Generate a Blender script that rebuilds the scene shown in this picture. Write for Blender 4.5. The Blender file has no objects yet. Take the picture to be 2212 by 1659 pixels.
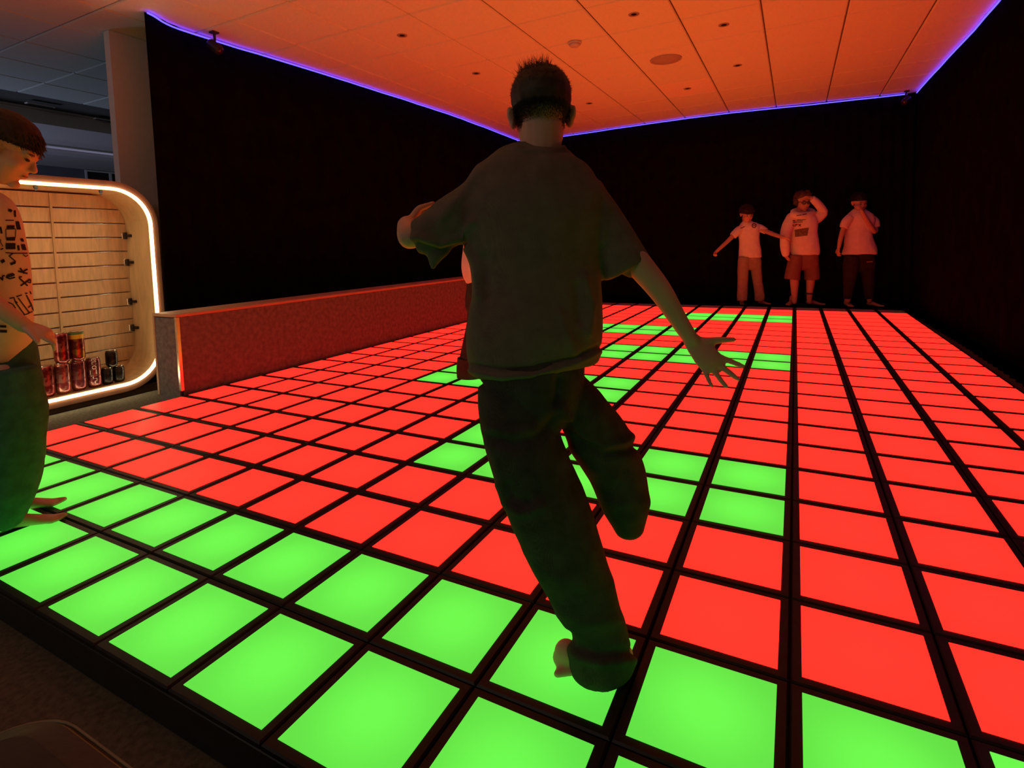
import bpy, math, random
import numpy as np
from mathutils import Vector, Matrix, noise
from mathutils.bvhtree import BVHTree

random.seed(7); rng = np.random.default_rng(7)
SC = bpy.context.scene
COL = SC.collection
PI = math.pi

# ------------------------------------------------------------------ camera, world, large lights, exposure
U = 0.3                                            # one light tile is 30 cm; plans below are in tiles
F, CX, CY = 1173.9126, 1106.0, 615.2824            # focal length and principal point in pixels of the 2212x1659 frame
CAM = np.array([12.00672, -2.09276, 3.13046])      # in tiles
RM = np.array([[0.8869193422, 0.4611065748, -0.0274737525],
               [0.0098045820, -0.0782553337, -0.9968851353],
               [-0.4618202579, 0.8838873397, -0.0739271263]])   # rows: right, down, forward
cd = bpy.data.cameras.new('camera'); cam = bpy.data.objects.new('camera', cd); COL.objects.link(cam)
cd.sensor_fit = 'HORIZONTAL'; cd.sensor_width = 36.0; cd.lens = 36.0 * F / 2212
cd.shift_y = (CY - 829.5) / 2212; cd.clip_start = 0.02; cd.clip_end = 100
mw = Matrix([[RM[0][i], -RM[1][i], -RM[2][i], CAM[i] * U] for i in range(3)] + [[0, 0, 0, 1]])
cam.matrix_world = mw
SC.camera = cam

world = bpy.data.worlds.new('world'); SC.world = world; world.use_nodes = True
bg = world.node_tree.nodes['Background']; bg.inputs[0].default_value = (0.9, 0.82, 0.74, 1); bg.inputs[1].default_value = 0.034

def area_light(name, loc, target, size, energy, col):
    d = bpy.data.lights.new(name, 'AREA'); d.shape = 'RECTANGLE'; d.size, d.size_y = size; d.energy = energy; d.color = col
    o = bpy.data.objects.new(name, d); COL.objects.link(o); o.location = Vector(loc) * U
    o.rotation_euler = (Vector(target) - Vector(loc)).to_track_quat('-Z', 'Y').to_euler()
    return o
# added cool light without a visible source, brightens the neighbouring room's ceiling
area_light('neighbour_room_fill', (-22, 0, 3.0), (-20, 12, 9), (2.0, 1.2), 38.0, (0.60, 0.66, 1.0))
# dim warm hall lamp hanging behind the photographer
area_light('hall_lamp', (4, -10, 8.8), (3, 3, 0.5), (2.4, 0.8), 22.0, (1.0, 0.84, 0.68))

SC.view_settings.view_transform = 'Standard'; SC.view_settings.look = 'None'
SC.view_settings.gamma = 1.0; SC.view_settings.use_curve_mapping = False; SC.view_settings.exposure = 0.0
SC.cycles.use_denoising = True; SC.cycles.use_light_tree = False
SC.cycles.max_bounces = 5; SC.cycles.diffuse_bounces = 3; SC.cycles.glossy_bounces = 2; SC.cycles.transmission_bounces = 1; SC.cycles.adaptive_threshold = 0.02; SC.cycles.sample_clamp_indirect = 6.0

RED_E = (2.55, 0.040, 0.024); GREEN_E = (0.135, 0.93, 0.072)

# ------------------------------------------------------------------ pixel helpers (numbers in tiles)
def ray(x, y): return RM.T @ np.array([(x - CX) / F, (y - CY) / F, 1.0])
def on(x, y, axis, v):
    d = ray(x, y); return CAM + d * ((v - CAM[axis]) / d[axis])
def px(P):
    Y = RM @ (np.asarray(P, float) - CAM); return Y[:2] / Y[2] * F + np.array([CX, CY])
def depth(P): return float(RM[2] @ (np.asarray(P, float) - CAM))
NH = np.array([RM[2][0], RM[2][1], 0.0]); NH /= np.linalg.norm(NH)    # horizontal direction away from the viewer
RH = np.array([NH[1], -NH[0], 0.0])                                   # horizontal direction to the right
UP = np.array([0, 0, 1.0])
def vp(x, y, B, off=0.0):
    d = ray(x, y); return CAM + d * ((B + NH * off - CAM) @ NH / (d @ NH))
def nrm(v): v = np.asarray(v, float); return v / (np.linalg.norm(v) + 1e-12)

# ------------------------------------------------------------------ materials
MATS = {}
def mat(name, col, rough=0.7, var=0.15, scale=20.0, bump=0.0, metal=0.0, spec=0.3, stretch=(1, 1, 1), kind='noise', sheen=0.0, bscale=None):
    if name in MATS: return MATS[name]
    m = bpy.data.materials.new(name); m.use_nodes = True; nt = m.node_tree; N = nt.nodes; L = nt.links
    b = N['Principled BSDF']; b.inputs['Roughness'].default_value = rough; b.inputs['Metallic'].default_value = metal
    b.inputs['Specular IOR Level'].default_value = spec; b.inputs['Sheen Weight'].default_value = sheen
    tc = N.new('ShaderNodeTexCoord'); mp = N.new('ShaderNodeMapping'); L.new(tc.outputs['Object'], mp.inputs[0]); mp.inputs['Scale'].default_value = stretch
    if kind == 'wood':
        t = N.new('ShaderNodeTexNoise'); t.inputs['Scale'].default_value = scale; t.inputs['Detail'].default_value = 6; t.inputs['Distortion'].default_value = 1.2
    elif kind == 'weave':
        t = N.new('ShaderNodeTexNoise'); t.inputs['Scale'].default_value = scale; t.inputs['Detail'].default_value = 5
    else:
        t = N.new('ShaderNodeTexNoise'); t.inputs['Scale'].default_value = scale; t.inputs['Detail'].default_value = 4
    L.new(mp.outputs[0], t.inputs['Vector'])
    r = N.new('ShaderNodeValToRGB'); L.new(t.outputs[0], r.inputs[0])
    r.color_ramp.elements[0].position = 0.3; r.color_ramp.elements[1].position = 0.7
    r.color_ramp.elements[0].color = (*[c * (1 - var) for c in col], 1); r.color_ramp.elements[1].color = (*[min(1, c * (1 + var)) for c in col], 1)
    out = r.outputs[0]
    if kind == 'weave':
        w1 = N.new('ShaderNodeTexWave'); w1.wave_type = 'BANDS'; w1.bands_direction = 'Y'; w1.inputs['Scale'].default_value = bscale or 120; w1.inputs['Distortion'].default_value = 2.5
        w2 = N.new('ShaderNodeTexWave'); w2.wave_type = 'BANDS'; w2.bands_direction = 'Z'; w2.inputs['Scale'].default_value = bscale or 120; w2.inputs['Distortion'].default_value = 2.5
        L.new(mp.outputs[0], w1.inputs['Vector']); L.new(mp.outputs[0], w2.inputs['Vector'])
        a = N.new('ShaderNodeMath'); a.operation = 'ADD'; L.new(w1.outputs['Fac'], a.inputs[0]); L.new(w2.outputs['Fac'], a.inputs[1])
        mr = N.new('ShaderNodeMapRange'); L.new(a.outputs[0], mr.inputs[0]); mr.inputs[2].default_value = 2; mr.inputs[3].default_value = 1 - var; mr.inputs[4].default_value = 1 + var * 0.6
        mx = N.new('ShaderNodeMix'); mx.data_type = 'RGBA'; mx.blend_type = 'MULTIPLY'; mx.inputs[0].default_value = 1
        L.new(r.outputs[0], mx.inputs[6]); L.new(mr.outputs[0], mx.inputs[7]); out = mx.outputs[2]
    L.new(out, b.inputs['Base Color'])
    if bump > 0:
        t2 = N.new('ShaderNodeTexNoise'); t2.inputs['Scale'].default_value = (bscale or scale * 4); t2.inputs['Detail'].default_value = 3
        L.new(mp.outputs[0], t2.inputs['Vector'])
        bp = N.new('ShaderNodeBump'); bp.inputs['Strength'].default_value = bump; bp.inputs['Distance'].default_value = 0.004
        L.new(t2.outputs[0], bp.inputs['Height']); L.new(bp.outputs[0], b.inputs['Normal'])
    MATS[name] = m; return m

def lamp_mat(name, col, strength=1.0, falloff=0.0, base=(0.07, 0.07, 0.07)):
    if name in MATS: return MATS[name]
    m = bpy.data.materials.new(name); m.use_nodes = True; nt = m.node_tree; N = nt.nodes; L = nt.links
    b = N['Principled BSDF']; b.inputs['Base Color'].default_value = (*base, 1); b.inputs['Roughness'].default_value = 0.45; b.inputs['Specular IOR Level'].default_value = 0.2
    b.inputs['Emission Color'].default_value = (*col, 1); b.inputs['Emission Strength'].default_value = strength
    tc = N.new('ShaderNodeTexCoord')
    if falloff > 0:   # light source sits under the middle of the diffuser
        ln = N.new('ShaderNodeVectorMath'); ln.operation = 'LENGTH'; L.new(tc.outputs['Object'], ln.inputs[0])
        mr = N.new('ShaderNodeMapRange'); L.new(ln.outputs['Value'], mr.inputs[0]); mr.inputs[1].default_value = 0.02; mr.inputs[2].default_value = 0.17
        mr.inputs[3].default_value = strength; mr.inputs[4].default_value = strength * (1 - falloff); mr.interpolation_type = 'SMOOTHSTEP'
        L.new(mr.outputs[0], b.inputs['Emission Strength'])
    MATS[name] = m; return m

M_RED = lamp_mat('red_light_panel', RED_E, 1.04, 0.10); M_GREEN = lamp_mat('green_light_panel', GREEN_E, 1.03, 0.22)
M_OFF = mat('unlit_panel', (0.42, 0.40, 0.38), 0.5, 0.1, 8)
M_TILE = mat('black_tile_plastic', (0.014, 0.013, 0.012), 0.42, 0.3, 30, spec=0.22)
M_CURT = mat('black_curtain_cloth', (0.0055, 0.0042, 0.004), 0.95, 0.3, 6, bump=0.2, spec=0.0, bscale=150)
M_CEIL = mat('ceiling_tile', (0.77, 0.87, 0.80), 0.9, 0.03, 40, bump=0.15, spec=0.1, bscale=400)
M_GRID = mat('ceiling_grid_shadow', (0.14, 0.14, 0.13), 0.9, 0.05, 10)
M_CARPET = mat('brown_carpet', (0.105, 0.092, 0.070), 0.98, 0.3, 60, bump=0.6, spec=0.02, bscale=700)
M_WHITE = mat('painted_plaster', (0.70, 0.67, 0.65), 0.85, 0.03, 15, bump=0.05)
M_FAB = mat('grey_woven_panel', (0.165, 0.16, 0.165), 0.95, 0.25, 30, bump=0.3, spec=0.05, kind='weave', bscale=110)
M_TRIM = mat('oak_trim', (0.46, 0.30, 0.19), 0.5, 0.12, 8, stretch=(1, 1, 8), kind='wood')
M_WOOD = mat('pale_oak', (0.68, 0.47, 0.26), 0.45, 0.16, 5, stretch=(1, 6, 0.8), kind='wood', spec=0.3)
M_WOODV = mat('pale_oak_liner', (0.66, 0.45, 0.23), 0.45, 0.12, 5, stretch=(3, 3, 0.6), kind='wood', spec=0.3)
M_WOODD = mat('brown_edge_band', (0.20, 0.085, 0.05), 0.5, 0.15, 6, kind='wood')
M_PLINTH = mat('dark_plinth', (0.07, 0.045, 0.03), 0.6, 0.2, 6, kind='wood')
M_ALU = mat('brushed_aluminium', (0.72, 0.68, 0.60), 0.25, 0.06, 40, metal=1.0)
M_DARKM = mat('dark_metal', (0.05, 0.045, 0.045), 0.4, 0.2, 30, metal=0.5)
M_BLACKP = mat('black_plastic', (0.02, 0.02, 0.02), 0.4, 0.2, 20)
M_WPLAST = mat('white_plastic', (0.6, 0.58, 0.55), 0.5, 0.03, 20)
M_GRILLE = mat('speaker_grille', (0.42, 0.40, 0.37), 0.7, 0.15, 300)
M_SKIN = mat('skin', (0.62, 0.38, 0.28), 0.55, 0.08, 12, bump=0.05, spec=0.3)
M_SKIN2 = mat('skin_tanned', (0.50, 0.30, 0.21), 0.55, 0.08, 12, bump=0.05, spec=0.3)
M_HAIRD = mat('dark_brown_hair', (0.035, 0.022, 0.014), 0.6, 0.4, 60, spec=0.3)
M_HAIRB = mat('brown_hair', (0.09, 0.05, 0.028), 0.6, 0.35, 60, spec=0.3)
M_HAIRL = mat('light_brown_hair', (0.16, 0.09, 0.05), 0.6, 0.35, 60, spec=0.3)
M_EYE = mat('eye_dark', (0.02, 0.012, 0.01), 0.3, 0.2, 50)
M_PRINT = mat('black_shirt_print', (0.012, 0.012, 0.012), 0.8, 0.2, 30)
M_LED = lamp_mat('warm_led', (1.0, 0.84, 0.47), 20.0)
M_BLUE = lamp_mat('blue_led', (0.27, 0.19, 4.4), 1.0)

# ------------------------------------------------------------------ object helpers (mesh data in tiles, scaled to metres on linking)
def tag(o, label=None, cat=None, group=None, kind=None):
    if label: o['label'] = label
    if cat: o['category'] = cat
    if group: o['group'] = group
    if kind: o['kind'] = kind
    return o
def empty(name, loc, label=None, cat=None, group=None, kind=None):
    o = bpy.data.objects.new(name, None); COL.objects.link(o); o.location = Vector(loc) * U; o.empty_display_size = 0.05
    return tag(o, label, cat, group, kind)
def mesh_of(name, verts, faces, m=None, smooth=False, mats=None, midx=None):
    me = bpy.data.meshes.new(name); me.from_pydata([tuple(v) for v in np.asarray(verts, float) * U], [], [tuple(f) for f in faces]); me.update()
    for q in (mats or ([m] if m else [])): me.materials.append(q)
    if midx is not None: me.polygons.foreach_set('material_index', midx)
    if smooth: me.polygons.foreach_set('use_smooth', [True] * len(me.polygons))
    return me
def link(name, me, parent=None, loc=(0, 0, 0)):
    o = bpy.data.objects.new(name, me); COL.objects.link(o); o.location = Vector(loc) * U
    if parent: o.parent = parent
    return o
def obj(name, parts, m, parent=None, origin=(0, 0, 0), loc=None, smooth=False):
    """parts: list of (verts, faces) in tiles; becomes ONE mesh object with its origin at `origin`"""
    V, Fc, n = [], [], 0
    for v, f in parts:
        v = np.asarray(v, float); V.append(v); Fc += [[i + n for i in q] for q in f]; n += len(v)
    V = np.concatenate(V) - np.asarray(origin, float)
    return link(name, mesh_of(name, V, Fc, m, smooth), parent, origin if loc is None else loc)

def box(x0, x1, y0, y1, z0, z1, b=0.0):
    if b <= 0:
        v = [(x, y, z) for z in (z0, z1) for x, y in ((x0, y0), (x1, y0), (x1, y1), (x0, y1))]
        return v, [(3, 2, 1, 0), (4, 5, 6, 7), (0, 1, 5, 4), (1, 2, 6, 5), (2, 3, 7, 6), (3, 0, 4, 7)]
    v = []
    for z, i in ((z0, b), (z0 + b, 0), (z1 - b, 0), (z1, b)):
        v += [(x0 + i, y0 + i, z), (x1 - i, y0 + i, z), (x1 - i, y1 - i, z), (x0 + i, y1 - i, z)]
    f = [(3, 2, 1, 0), (12, 13, 14, 15)]
    for k in range(3):
        for j in range(4): a = 4 * k; f.append((a + j, a + (j + 1) % 4, a + 4 + (j + 1) % 4, a + 4 + j))
    return v, f
def lathe(prof, n=24, c=(0, 0, 0), ax=None):
    """prof: (radius, height) pairs"""
    c = np.asarray(c, float); A = np.eye(3) if ax is None else ax
    v, f = [], []
    for r, h in prof:
        for k in range(n):
            a = 2 * PI * k / n; v.append(c + A @ np.array([r * math.cos(a), r * math.sin(a), h]))
    for i in range(len(prof) - 1):
        for k in range(n): f.append((i * n + k, i * n + (k + 1) % n, (i + 1) * n + (k + 1) % n, (i + 1) * n + k))
    f.append(tuple(range(n - 1, -1, -1))); f.append(tuple((len(prof) - 1) * n + k for k in range(n)))
    return v, f
def frame_of(t, up=None):
    t = nrm(t); a = nrm(np.cross(t, UP if up is None else up)) if abs(np.dot(t, UP if up is None else up)) < 0.98 else nrm(np.cross(t, RH))
    return a, nrm(np.cross(a, t)), t
def catmull(P, sub):
    P = np.asarray(P, float)
    if len(P) < 3 or sub < 2: return P
    Q = np.vstack([2 * P[0] - P[1], P, 2 * P[-1] - P[-2]]); out = []
    for i in range(1, len(Q) - 2):
        for s in range(sub):
            t = s / sub; a, b, c, d = Q[i - 1], Q[i], Q[i + 1], Q[i + 2]
            out.append(0.5 * (2 * b + (c - a) * t + (2 * a - 5 * b + 4 * c - d) * t * t + (3 * b - a - 3 * c + d) * t ** 3))
    out.append(P[-1]); return np.array(out)
def rings(P, W, D, rw, rd, n=18, cap='round'):
    v, f = [], []
    m = len(P); th = np.arange(n) * 2 * PI / n; cs, sn = np.cos(th), np.sin(th)
    P = list(P); W = list(W); D = list(D); rw = list(rw); rd = list(rd)
    if cap == 'round':
        t0 = nrm(P[0] - P[1]); t1 = nrm(P[-1] - P[-2]); r0 = min(rw[0], rd[0]); r1 = min(rw[-1], rd[-1])
        pre = [(P[0] + t0 * r0 * s, c) for s, c in ((0.92, 0.38), (0.6, 0.8))]; post = [(P[-1] + t1 * r1 * s, c) for s, c in ((0.6, 0.8), (0.92, 0.38))]
        P = [q for q, _ in pre] + P + [q for q, _ in post]
        W = [W[0]] * 2 + W + [W[-1]] * 2; D = [D[0]] * 2 + D + [D[-1]] * 2
        rw0, rd0, rw1, rd1 = rw[0], rd[0], rw[-1], rd[-1]
        rw = [rw0 * c for _, c in pre] + rw + [rw1 * c for _, c in post]; rd = [rd0 * c for _, c in pre] + rd + [rd1 * c for _, c in post]
    for p, w, d, a, b in zip(P, W, D, rw, rd):
        for c, s in zip(cs, sn): v.append(p + w * a * c + d * b * s)
    m = len(P)
    for i in range(m - 1):
        for k in range(n): f.append((i * n + k, i * n + (k + 1) % n, (i + 1) * n + (k + 1) % n, (i + 1) * n + k))
    f.append(tuple(range(n - 1, -1, -1))); f.append(tuple((m - 1) * n + k for k in range(n)))
    return v, f
def tube(pts, rad, n=12, sub=4, ratio=1.0, up=None, cap='round'):
    """free tube; pts in tiles, rad per point"""
    Q = catmull(np.c_[np.asarray(pts, float), np.asarray(rad, float)], sub); P, r = Q[:, :3], np.maximum(Q[:, 3], 1e-4)
    T = np.gradient(P, axis=0); W, D = [], []
    a = None
    for t in T:
        t = nrm(t)
        if a is None: a, d, _ = frame_of(t, up)
        else: a = nrm(a - t * np.dot(a, t)); d = np.cross(a, t)
        W.append(a); D.append(d)
    return rings(P, W, D, r, r * ratio, n, cap)
def ptube(B, spec, ratio=1.0, n=20, sub=4, cap='round', scale=1.0):
    """tube whose axis and half-widths were measured on the photograph; rows: x, y, halfwidth px, distance behind the body's plane, [thickness ratio]"""
    S = np.array([list(s) + [ratio] * (5 - len(s)) for s in spec], float)
    P = np.array([vp(s[0], s[1], B, s[3]) for s in S]); r = []
    for p, t, s in zip(P, np.gradient(P, axis=0), S):     # half-width in pixels -> length across the line of sight
        w = nrm(np.cross(nrm(t), nrm(p - CAM))); r.append(s[2] / (np.linalg.norm(px(p + w * 0.01) - px(p - w * 0.01)) / 0.02))
    r = np.array(r) * scale
    Q = catmull(np.c_[P, r, r * S[:, 4]], sub); P, rw, rd = Q[:, :3], np.maximum(Q[:, 3], 0.004), np.maximum(Q[:, 4], 0.004)
    T = np.gradient(P, axis=0); W, D = [], []
    for p, t in zip(P, T):
        view = nrm(p - CAM); t = nrm(t); w = nrm(np.cross(t, view)); W.append(w); D.append(nrm(np.cross(w, t)))
    return rings(P, W, D, rw, rd, n, cap)
def ellipsoid(c, r, A=None, n=16, m=10):
    A = np.eye(3) if A is None else A; v, f = [], []
    for i in range(1, m):
        p = PI * i / m
        for k in range(n):
            a = 2 * PI * k / n; v.append(np.asarray(c) + A @ (np.array([math.sin(p) * math.cos(a), math.sin(p) * math.sin(a), math.cos(p)]) * r))
    for i in range(m - 2):
        for k in range(n): f.append((i * n + k, (i + 1) * n + k, (i + 1) * n + (k + 1) % n, i * n + (k + 1) % n))
    t, b = len(v), len(v) + 1; v += [np.asarray(c) + A @ np.array([0, 0, r[2]]), np.asarray(c) - A @ np.array([0, 0, r[2]])]
    for k in range(n):
        f.append((t, k, (k + 1) % n)); f.append((b, (m - 2) * n + (k + 1) % n, (m - 2) * n + k))
    return v, f

def skinned(name, parts, m, B, parent=None, voxel=0.004, smooth=6, disp=None, creases=None):
    """union of closed shapes grown into one continuous surface (voxel in metres)"""
    tmp = obj('tmp', parts, m, origin=B)
    r = tmp.modifiers.new('r', 'REMESH'); r.mode = 'VOXEL'; r.voxel_size = voxel; r.use_smooth_shade = True
    if smooth:
        s = tmp.modifiers.new('s', 'SMOOTH'); s.factor = 0.5; s.iterations = smooth
    dg = bpy.context.evaluated_depsgraph_get(); dg.update()
    me = bpy.data.meshes.new_from_object(tmp.evaluated_get(dg)); me.name = name
    old = tmp.data; bpy.data.objects.remove(tmp); bpy.data.meshes.remove(old)
    disp = disp or (lambda c: 0.0)
    if True:
        nv = len(me.vertices); co = np.empty(nv * 3); no = np.empty(nv * 3)
        me.vertices.foreach_get('co', co); me.vertex_normals.foreach_get('vector', no)
        co = co.reshape(-1, 3); no = no.reshape(-1, 3)
        h = np.array([disp(Vector(c)) for c in co])
        if creases:
            Y = (co / U + B - CAM) @ RM.T; q = Y[:, :2] / Y[:, 2:3] * F + np.array([CX, CY])
            for pts, sig, amp in creases:
                pts = np.array(pts, float); d = np.full(nv, 1e9)
                for a, e in zip(pts[:-1], pts[1:]):
                    ab = e - a; t = np.clip(((q - a) @ ab) / (ab @ ab), 0, 1); d = np.minimum(d, np.linalg.norm(q - (a + t[:, None] * ab), axis=1))
                h += amp * np.exp(-(d / sig) ** 2)
        co = co + no * h[:, None]; co[:, 2] = np.maximum(co[:, 2], 0.0015 - B[2] * U)
        me.vertices.foreach_set('co', co.ravel())
    me.polygons.foreach_set('use_smooth', [True] * len(me.polygons)); me.materials.clear(); me.materials.append(m); me.update()
    o = bpy.data.objects.new(name, me); COL.objects.link(o)
    if parent: o.parent = parent
    else: o.location = Vector(B) * U
    return o
def folds(amp, sx, sy, sz, seed=0.0, sharp=True):
    off = Vector((seed * 3.1, seed * 1.7, seed * 5.3))
    def fn(c):
        q = Vector((c.x * sx, c.y * sy, c.z * sz)) + off
        a = noise.noise(q); b = noise.noise(q * 2.3 + off)
        return amp * ((0.5 - abs(a)) * 1.2 if sharp else a) + amp * 0.35 * b
    return fn
def bvh_of(o):
    me = o.data; co = np.empty(len(me.vertices) * 3); me.vertices.foreach_get('co', co)
    return BVHTree.FromPolygons([tuple(c) for c in co.reshape(-1, 3)], [tuple(p.vertices) for p in me.polygons])
def hit(tree, B, x, y):
    o = (CAM - B) * U; d = nrm(ray(x, y)); loc, no, i, dist = tree.ray_cast(Vector(o), Vector(d))
    return (None, None) if loc is None else (np.array(loc) / U, np.array(no))
def print_on(name, target, B, strokes, quads, m, parent, lift=0.006):
    """ink lying on a garment: ribbons and filled patches"""
    tree = bvh_of(target); V, Fc = [], []
    for pts, w in strokes:
        P = []
        pts = np.array(pts, float)
        for a, b in zip(pts[:-1], pts[1:]):
            k = max(2, int(np.linalg.norm(b - a) / 2.5))
            for s in range(k): P.append(a + (b - a) * s / k)
        P.append(pts[-1]); P = np.array(P); T = np.gradient(P, axis=0); row = []
        for q, t in zip(P, T):
            t = nrm(t); nn = np.array([-t[1], t[0]]) * w / 2
            h1, n1 = hit(tree, B, *(q + nn)); h2, n2 = hit(tree, B, *(q - nn))
            if h1 is None or h2 is None or np.linalg.norm(h1 - h2) > 0.4: row.append(None); continue
            row.append((h1 + n1 * lift, h2 + n2 * lift))
        for a, b in zip(row[:-1], row[1:]):
            if a is None or b is None: continue
            k = len(V); V += [a[0], a[1], b[1], b[0]]; Fc.append((k, k + 1, k + 2, k + 3))
    for q in quads:
        q = np.array(q, float); n = 7; G = {}
        for i in range(n):
            for j in range(n):
                s, t = i / (n - 1), j / (n - 1); p = (q[0] * (1 - s) + q[1] * s) * (1 - t) + (q[3] * (1 - s) + q[2] * s) * t
                h, no = hit(tree, B, *p); G[i, j] = None if h is None else h + no * lift
        for i in range(n - 1):
            for j in range(n - 1):
                c = [G[i, j], G[i + 1, j], G[i + 1, j + 1], G[i, j + 1]]
                if any(x is None for x in c): continue
                k = len(V); V += c; Fc.append((k, k + 1, k + 2, k + 3))
    if not V: return None
    o = link(name, mesh_of(name, V, Fc, m), parent)
    if len(strokes) > 3: o['kind'] = 'stuff'
    return o

# ------------------------------------------------------------------ the room
ZC = 9.063; ZF = -0.33                       # ceiling and carpet heights (tiles); the light tiles' tops lie at 0
fl = obj('floor', [box(-32, 30, -14, 30, ZF - 0.2, ZF)], M_CARPET); tag(fl, 'dark brown carpet around the light tile platform', 'floor', kind='structure')

def curtain(name, top, bot, label, pleat=0.42, amp=0.055):
    top = np.array(top, float); bot = np.array(bot, float)
    Lg = np.r_[0, np.cumsum(np.linalg.norm(np.diff(top, axis=0), axis=1))]; n = int(Lg[-1] / 0.07); V, Fc = [], []
    s = np.linspace(0, Lg[-1], n); T = np.c_[[np.interp(s, Lg, top[:, k]) for k in range(3)]].T; Bm = np.c_[[np.interp(s, Lg, bot[:, k]) for k in range(3)]].T
    tang = np.gradient(T, axis=0); rows = 7
    for j in range(rows):
        t = j / (rows - 1)
        for i in range(n):
            nn = nrm(np.cross(tang[i], UP)); ph = 2 * PI * s[i] / pleat + 0.9 * noise.noise(Vector((s[i] * 0.6, t * 1.5, 3.0)))
            V.append(T[i] * (1 - t) + Bm[i] * t + nn * amp * (0.35 + 0.65 * t) * math.sin(ph))
    for j in range(rows - 1):
        for i in range(n - 1): Fc.append((j * n + i, j * n + i + 1, (j + 1) * n + i + 1, (j + 1) * n + i))
    o = link(name, mesh_of(name, V, Fc, M_CURT, True)); sm = o.modifiers.new('thickness', 'SOLIDIFY'); sm.thickness = 0.004
    return tag(o, label, 'curtain', 'black curtains around the game area')
LEFT = [(-2.10, 6.03), (-2.42, 7.3), (-2.12, 11.6), (-1.92, 16), (-1.80, 19.7), (-2.05, 25.95)]
BACK = [(-2.05, 25.95), (0.8, 26.3), (4.5, 25.95), (8.7, 25.75), (12.5, 26.1), (16.1, 26.5)]
RIGHT = [(16.42, 26.4), (16.55, 18.7), (16.53, 10), (16.53, 0.5)]
ct = ZC - 0.02
LC, BC, RC = LEFT + [(-2.05, 26.75)], [(-2.09, 25.95)] + BACK[1:] + [(16.44, 26.5)], [(16.42, 26.8)] + RIGHT
curtain('curtain', [(x - 0.08, y, ct) for x, y in LC], [(x - 0.12, y, ZF) for x, y in LC], 'black curtain wall behind the low red padded barrier')
curtain('curtain', [(x, y + 0.1, ct) for x, y in BC], [(x, 26.5, ZF) for x, y in BC], 'black curtain across the far end behind three standing boys')
curtain('curtain', [(x + 0.08, y, ct) for x, y in RC], [(x + 0.05, y, ZF) for x, y in RC], 'black curtain along the right-hand side of the light floor')

# ceiling: slab + single tiles
cl = obj('ceiling', [box(-32, 18, -14, 30, ZC + 0.06, ZC + 0.3)], M_GRID); tag(cl, 'suspended tile ceiling glowing orange above the light floor', 'ceiling', kind='structure')
GX0, GY0, GSX, GSY = -0.8326, 9.5018, 2.0, 2.0255
b = 0.028; g = 0.017
tile_me = mesh_of('ceiling_tile', *box(-GSX / 2 + g, GSX / 2 - g, -GSY / 2 + g, GSY / 2 - g, 0, 0.07, b), M_CEIL)
tile_pale = mesh_of('ceiling_tile_pale', *box(-GSX / 2 + g, GSX / 2 - g, -GSY / 2 + g, GSY / 2 - g, 0, 0.07, b), mat('paler_ceiling_tile', (0.86, 0.86, 0.82), 0.9, 0.03, 40))  # paler variant, used for a single ceiling tile
for i in range(-7, 10):
    for k in range(-8, 9):
        xc, yc = GX0 + (i + 0.5) * GSX, GY0 + (k + 0.5) * GSY
        if xc < -2.9 and yc > 13.5: continue
        if xc < -13.5: continue
        link('ceiling_tile', tile_pale if abs(xc - 8.17) < 0.9 and abs(yc - 20.6) < 0.9 else tile_me, cl, (xc, yc, ZC))
# neighbouring room: lower plain ceiling field, beam, far wall
nc = obj('trim_1', [box(-32, -14.9, -14, 30, ZC - 0.02, ZC + 0.05)], M_WHITE); tag(nc, 'grey plaster ceiling field of the neighbouring room', 'ceiling', kind='structure')
be = obj('trim_2', [box(-18.2, -15.0, 4, 30, ZC - 0.55, ZC, 0.03)], M_WHITE); tag(be, 'wide dropped bulkhead across the neighbouring room ceiling', 'bulkhead', kind='structure')
be2 = obj('trim_3', [box(-24.4, -23.2, 0, 30, ZC - 0.30, ZC - 0.03, 0.02)], M_WHITE); tag(be2, 'narrow ceiling beam further back in the neighbouring room', 'beam', kind='structure')
wf = obj('wall_far', [box(-31.4, -31, -14, 30, ZF, ZC)], mat('dim_wall_paint', (0.16, 0.17, 0.2), 0.9, 0.1, 6)); tag(wf, 'dim blue-grey far wall of the neighbouring room', 'wall', kind='structure')
wn = empty('window_1', (-30.9, 19, 8.2), 'dark window high on the neighbouring room far wall', 'window', kind='structure')
obj('pane', [box(-30.98, -30.93, 17.9, 20.6, 7.0, 8.9)], M_BLACKP, wn, origin=(-30.9, 19, 8.2), loc=(0, 0, 0))
for a, bq, c, d in ((17.8, 20.7, 8.9, 9.0), (19.25, 19.4, 7.0, 8.9), (17.8, 17.9, 7.0, 8.9)):
    obj('window_frame', [box(-30.98, -30.85, a, bq, c, d)], M_WHITE, wn, origin=(-30.9, 19, 8.2), loc=(0, 0, 0))
lum = empty('linear_luminaire', (-22.9, 14, ZC), 'long pale ceiling light in the neighbouring room', 'light')
obj('housing', [box(-23.15, -22.65, 8, 21, -0.10 + ZC - 0.02, ZC - 0.02, 0.02)], M_WPLAST, lum, origin=(-22.9, 14, ZC), loc=(0, 0, 0))
obj('diffuser', [box(-23.1, -22.7, 8.1, 20.9, ZC - 0.16, ZC - 0.12, 0.01)], lamp_mat('dim_luminaire', (0.115, 0.11, 0.17), 1.0), lum, origin=(-22.9, 14, ZC), loc=(0, 0, 0))
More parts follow.
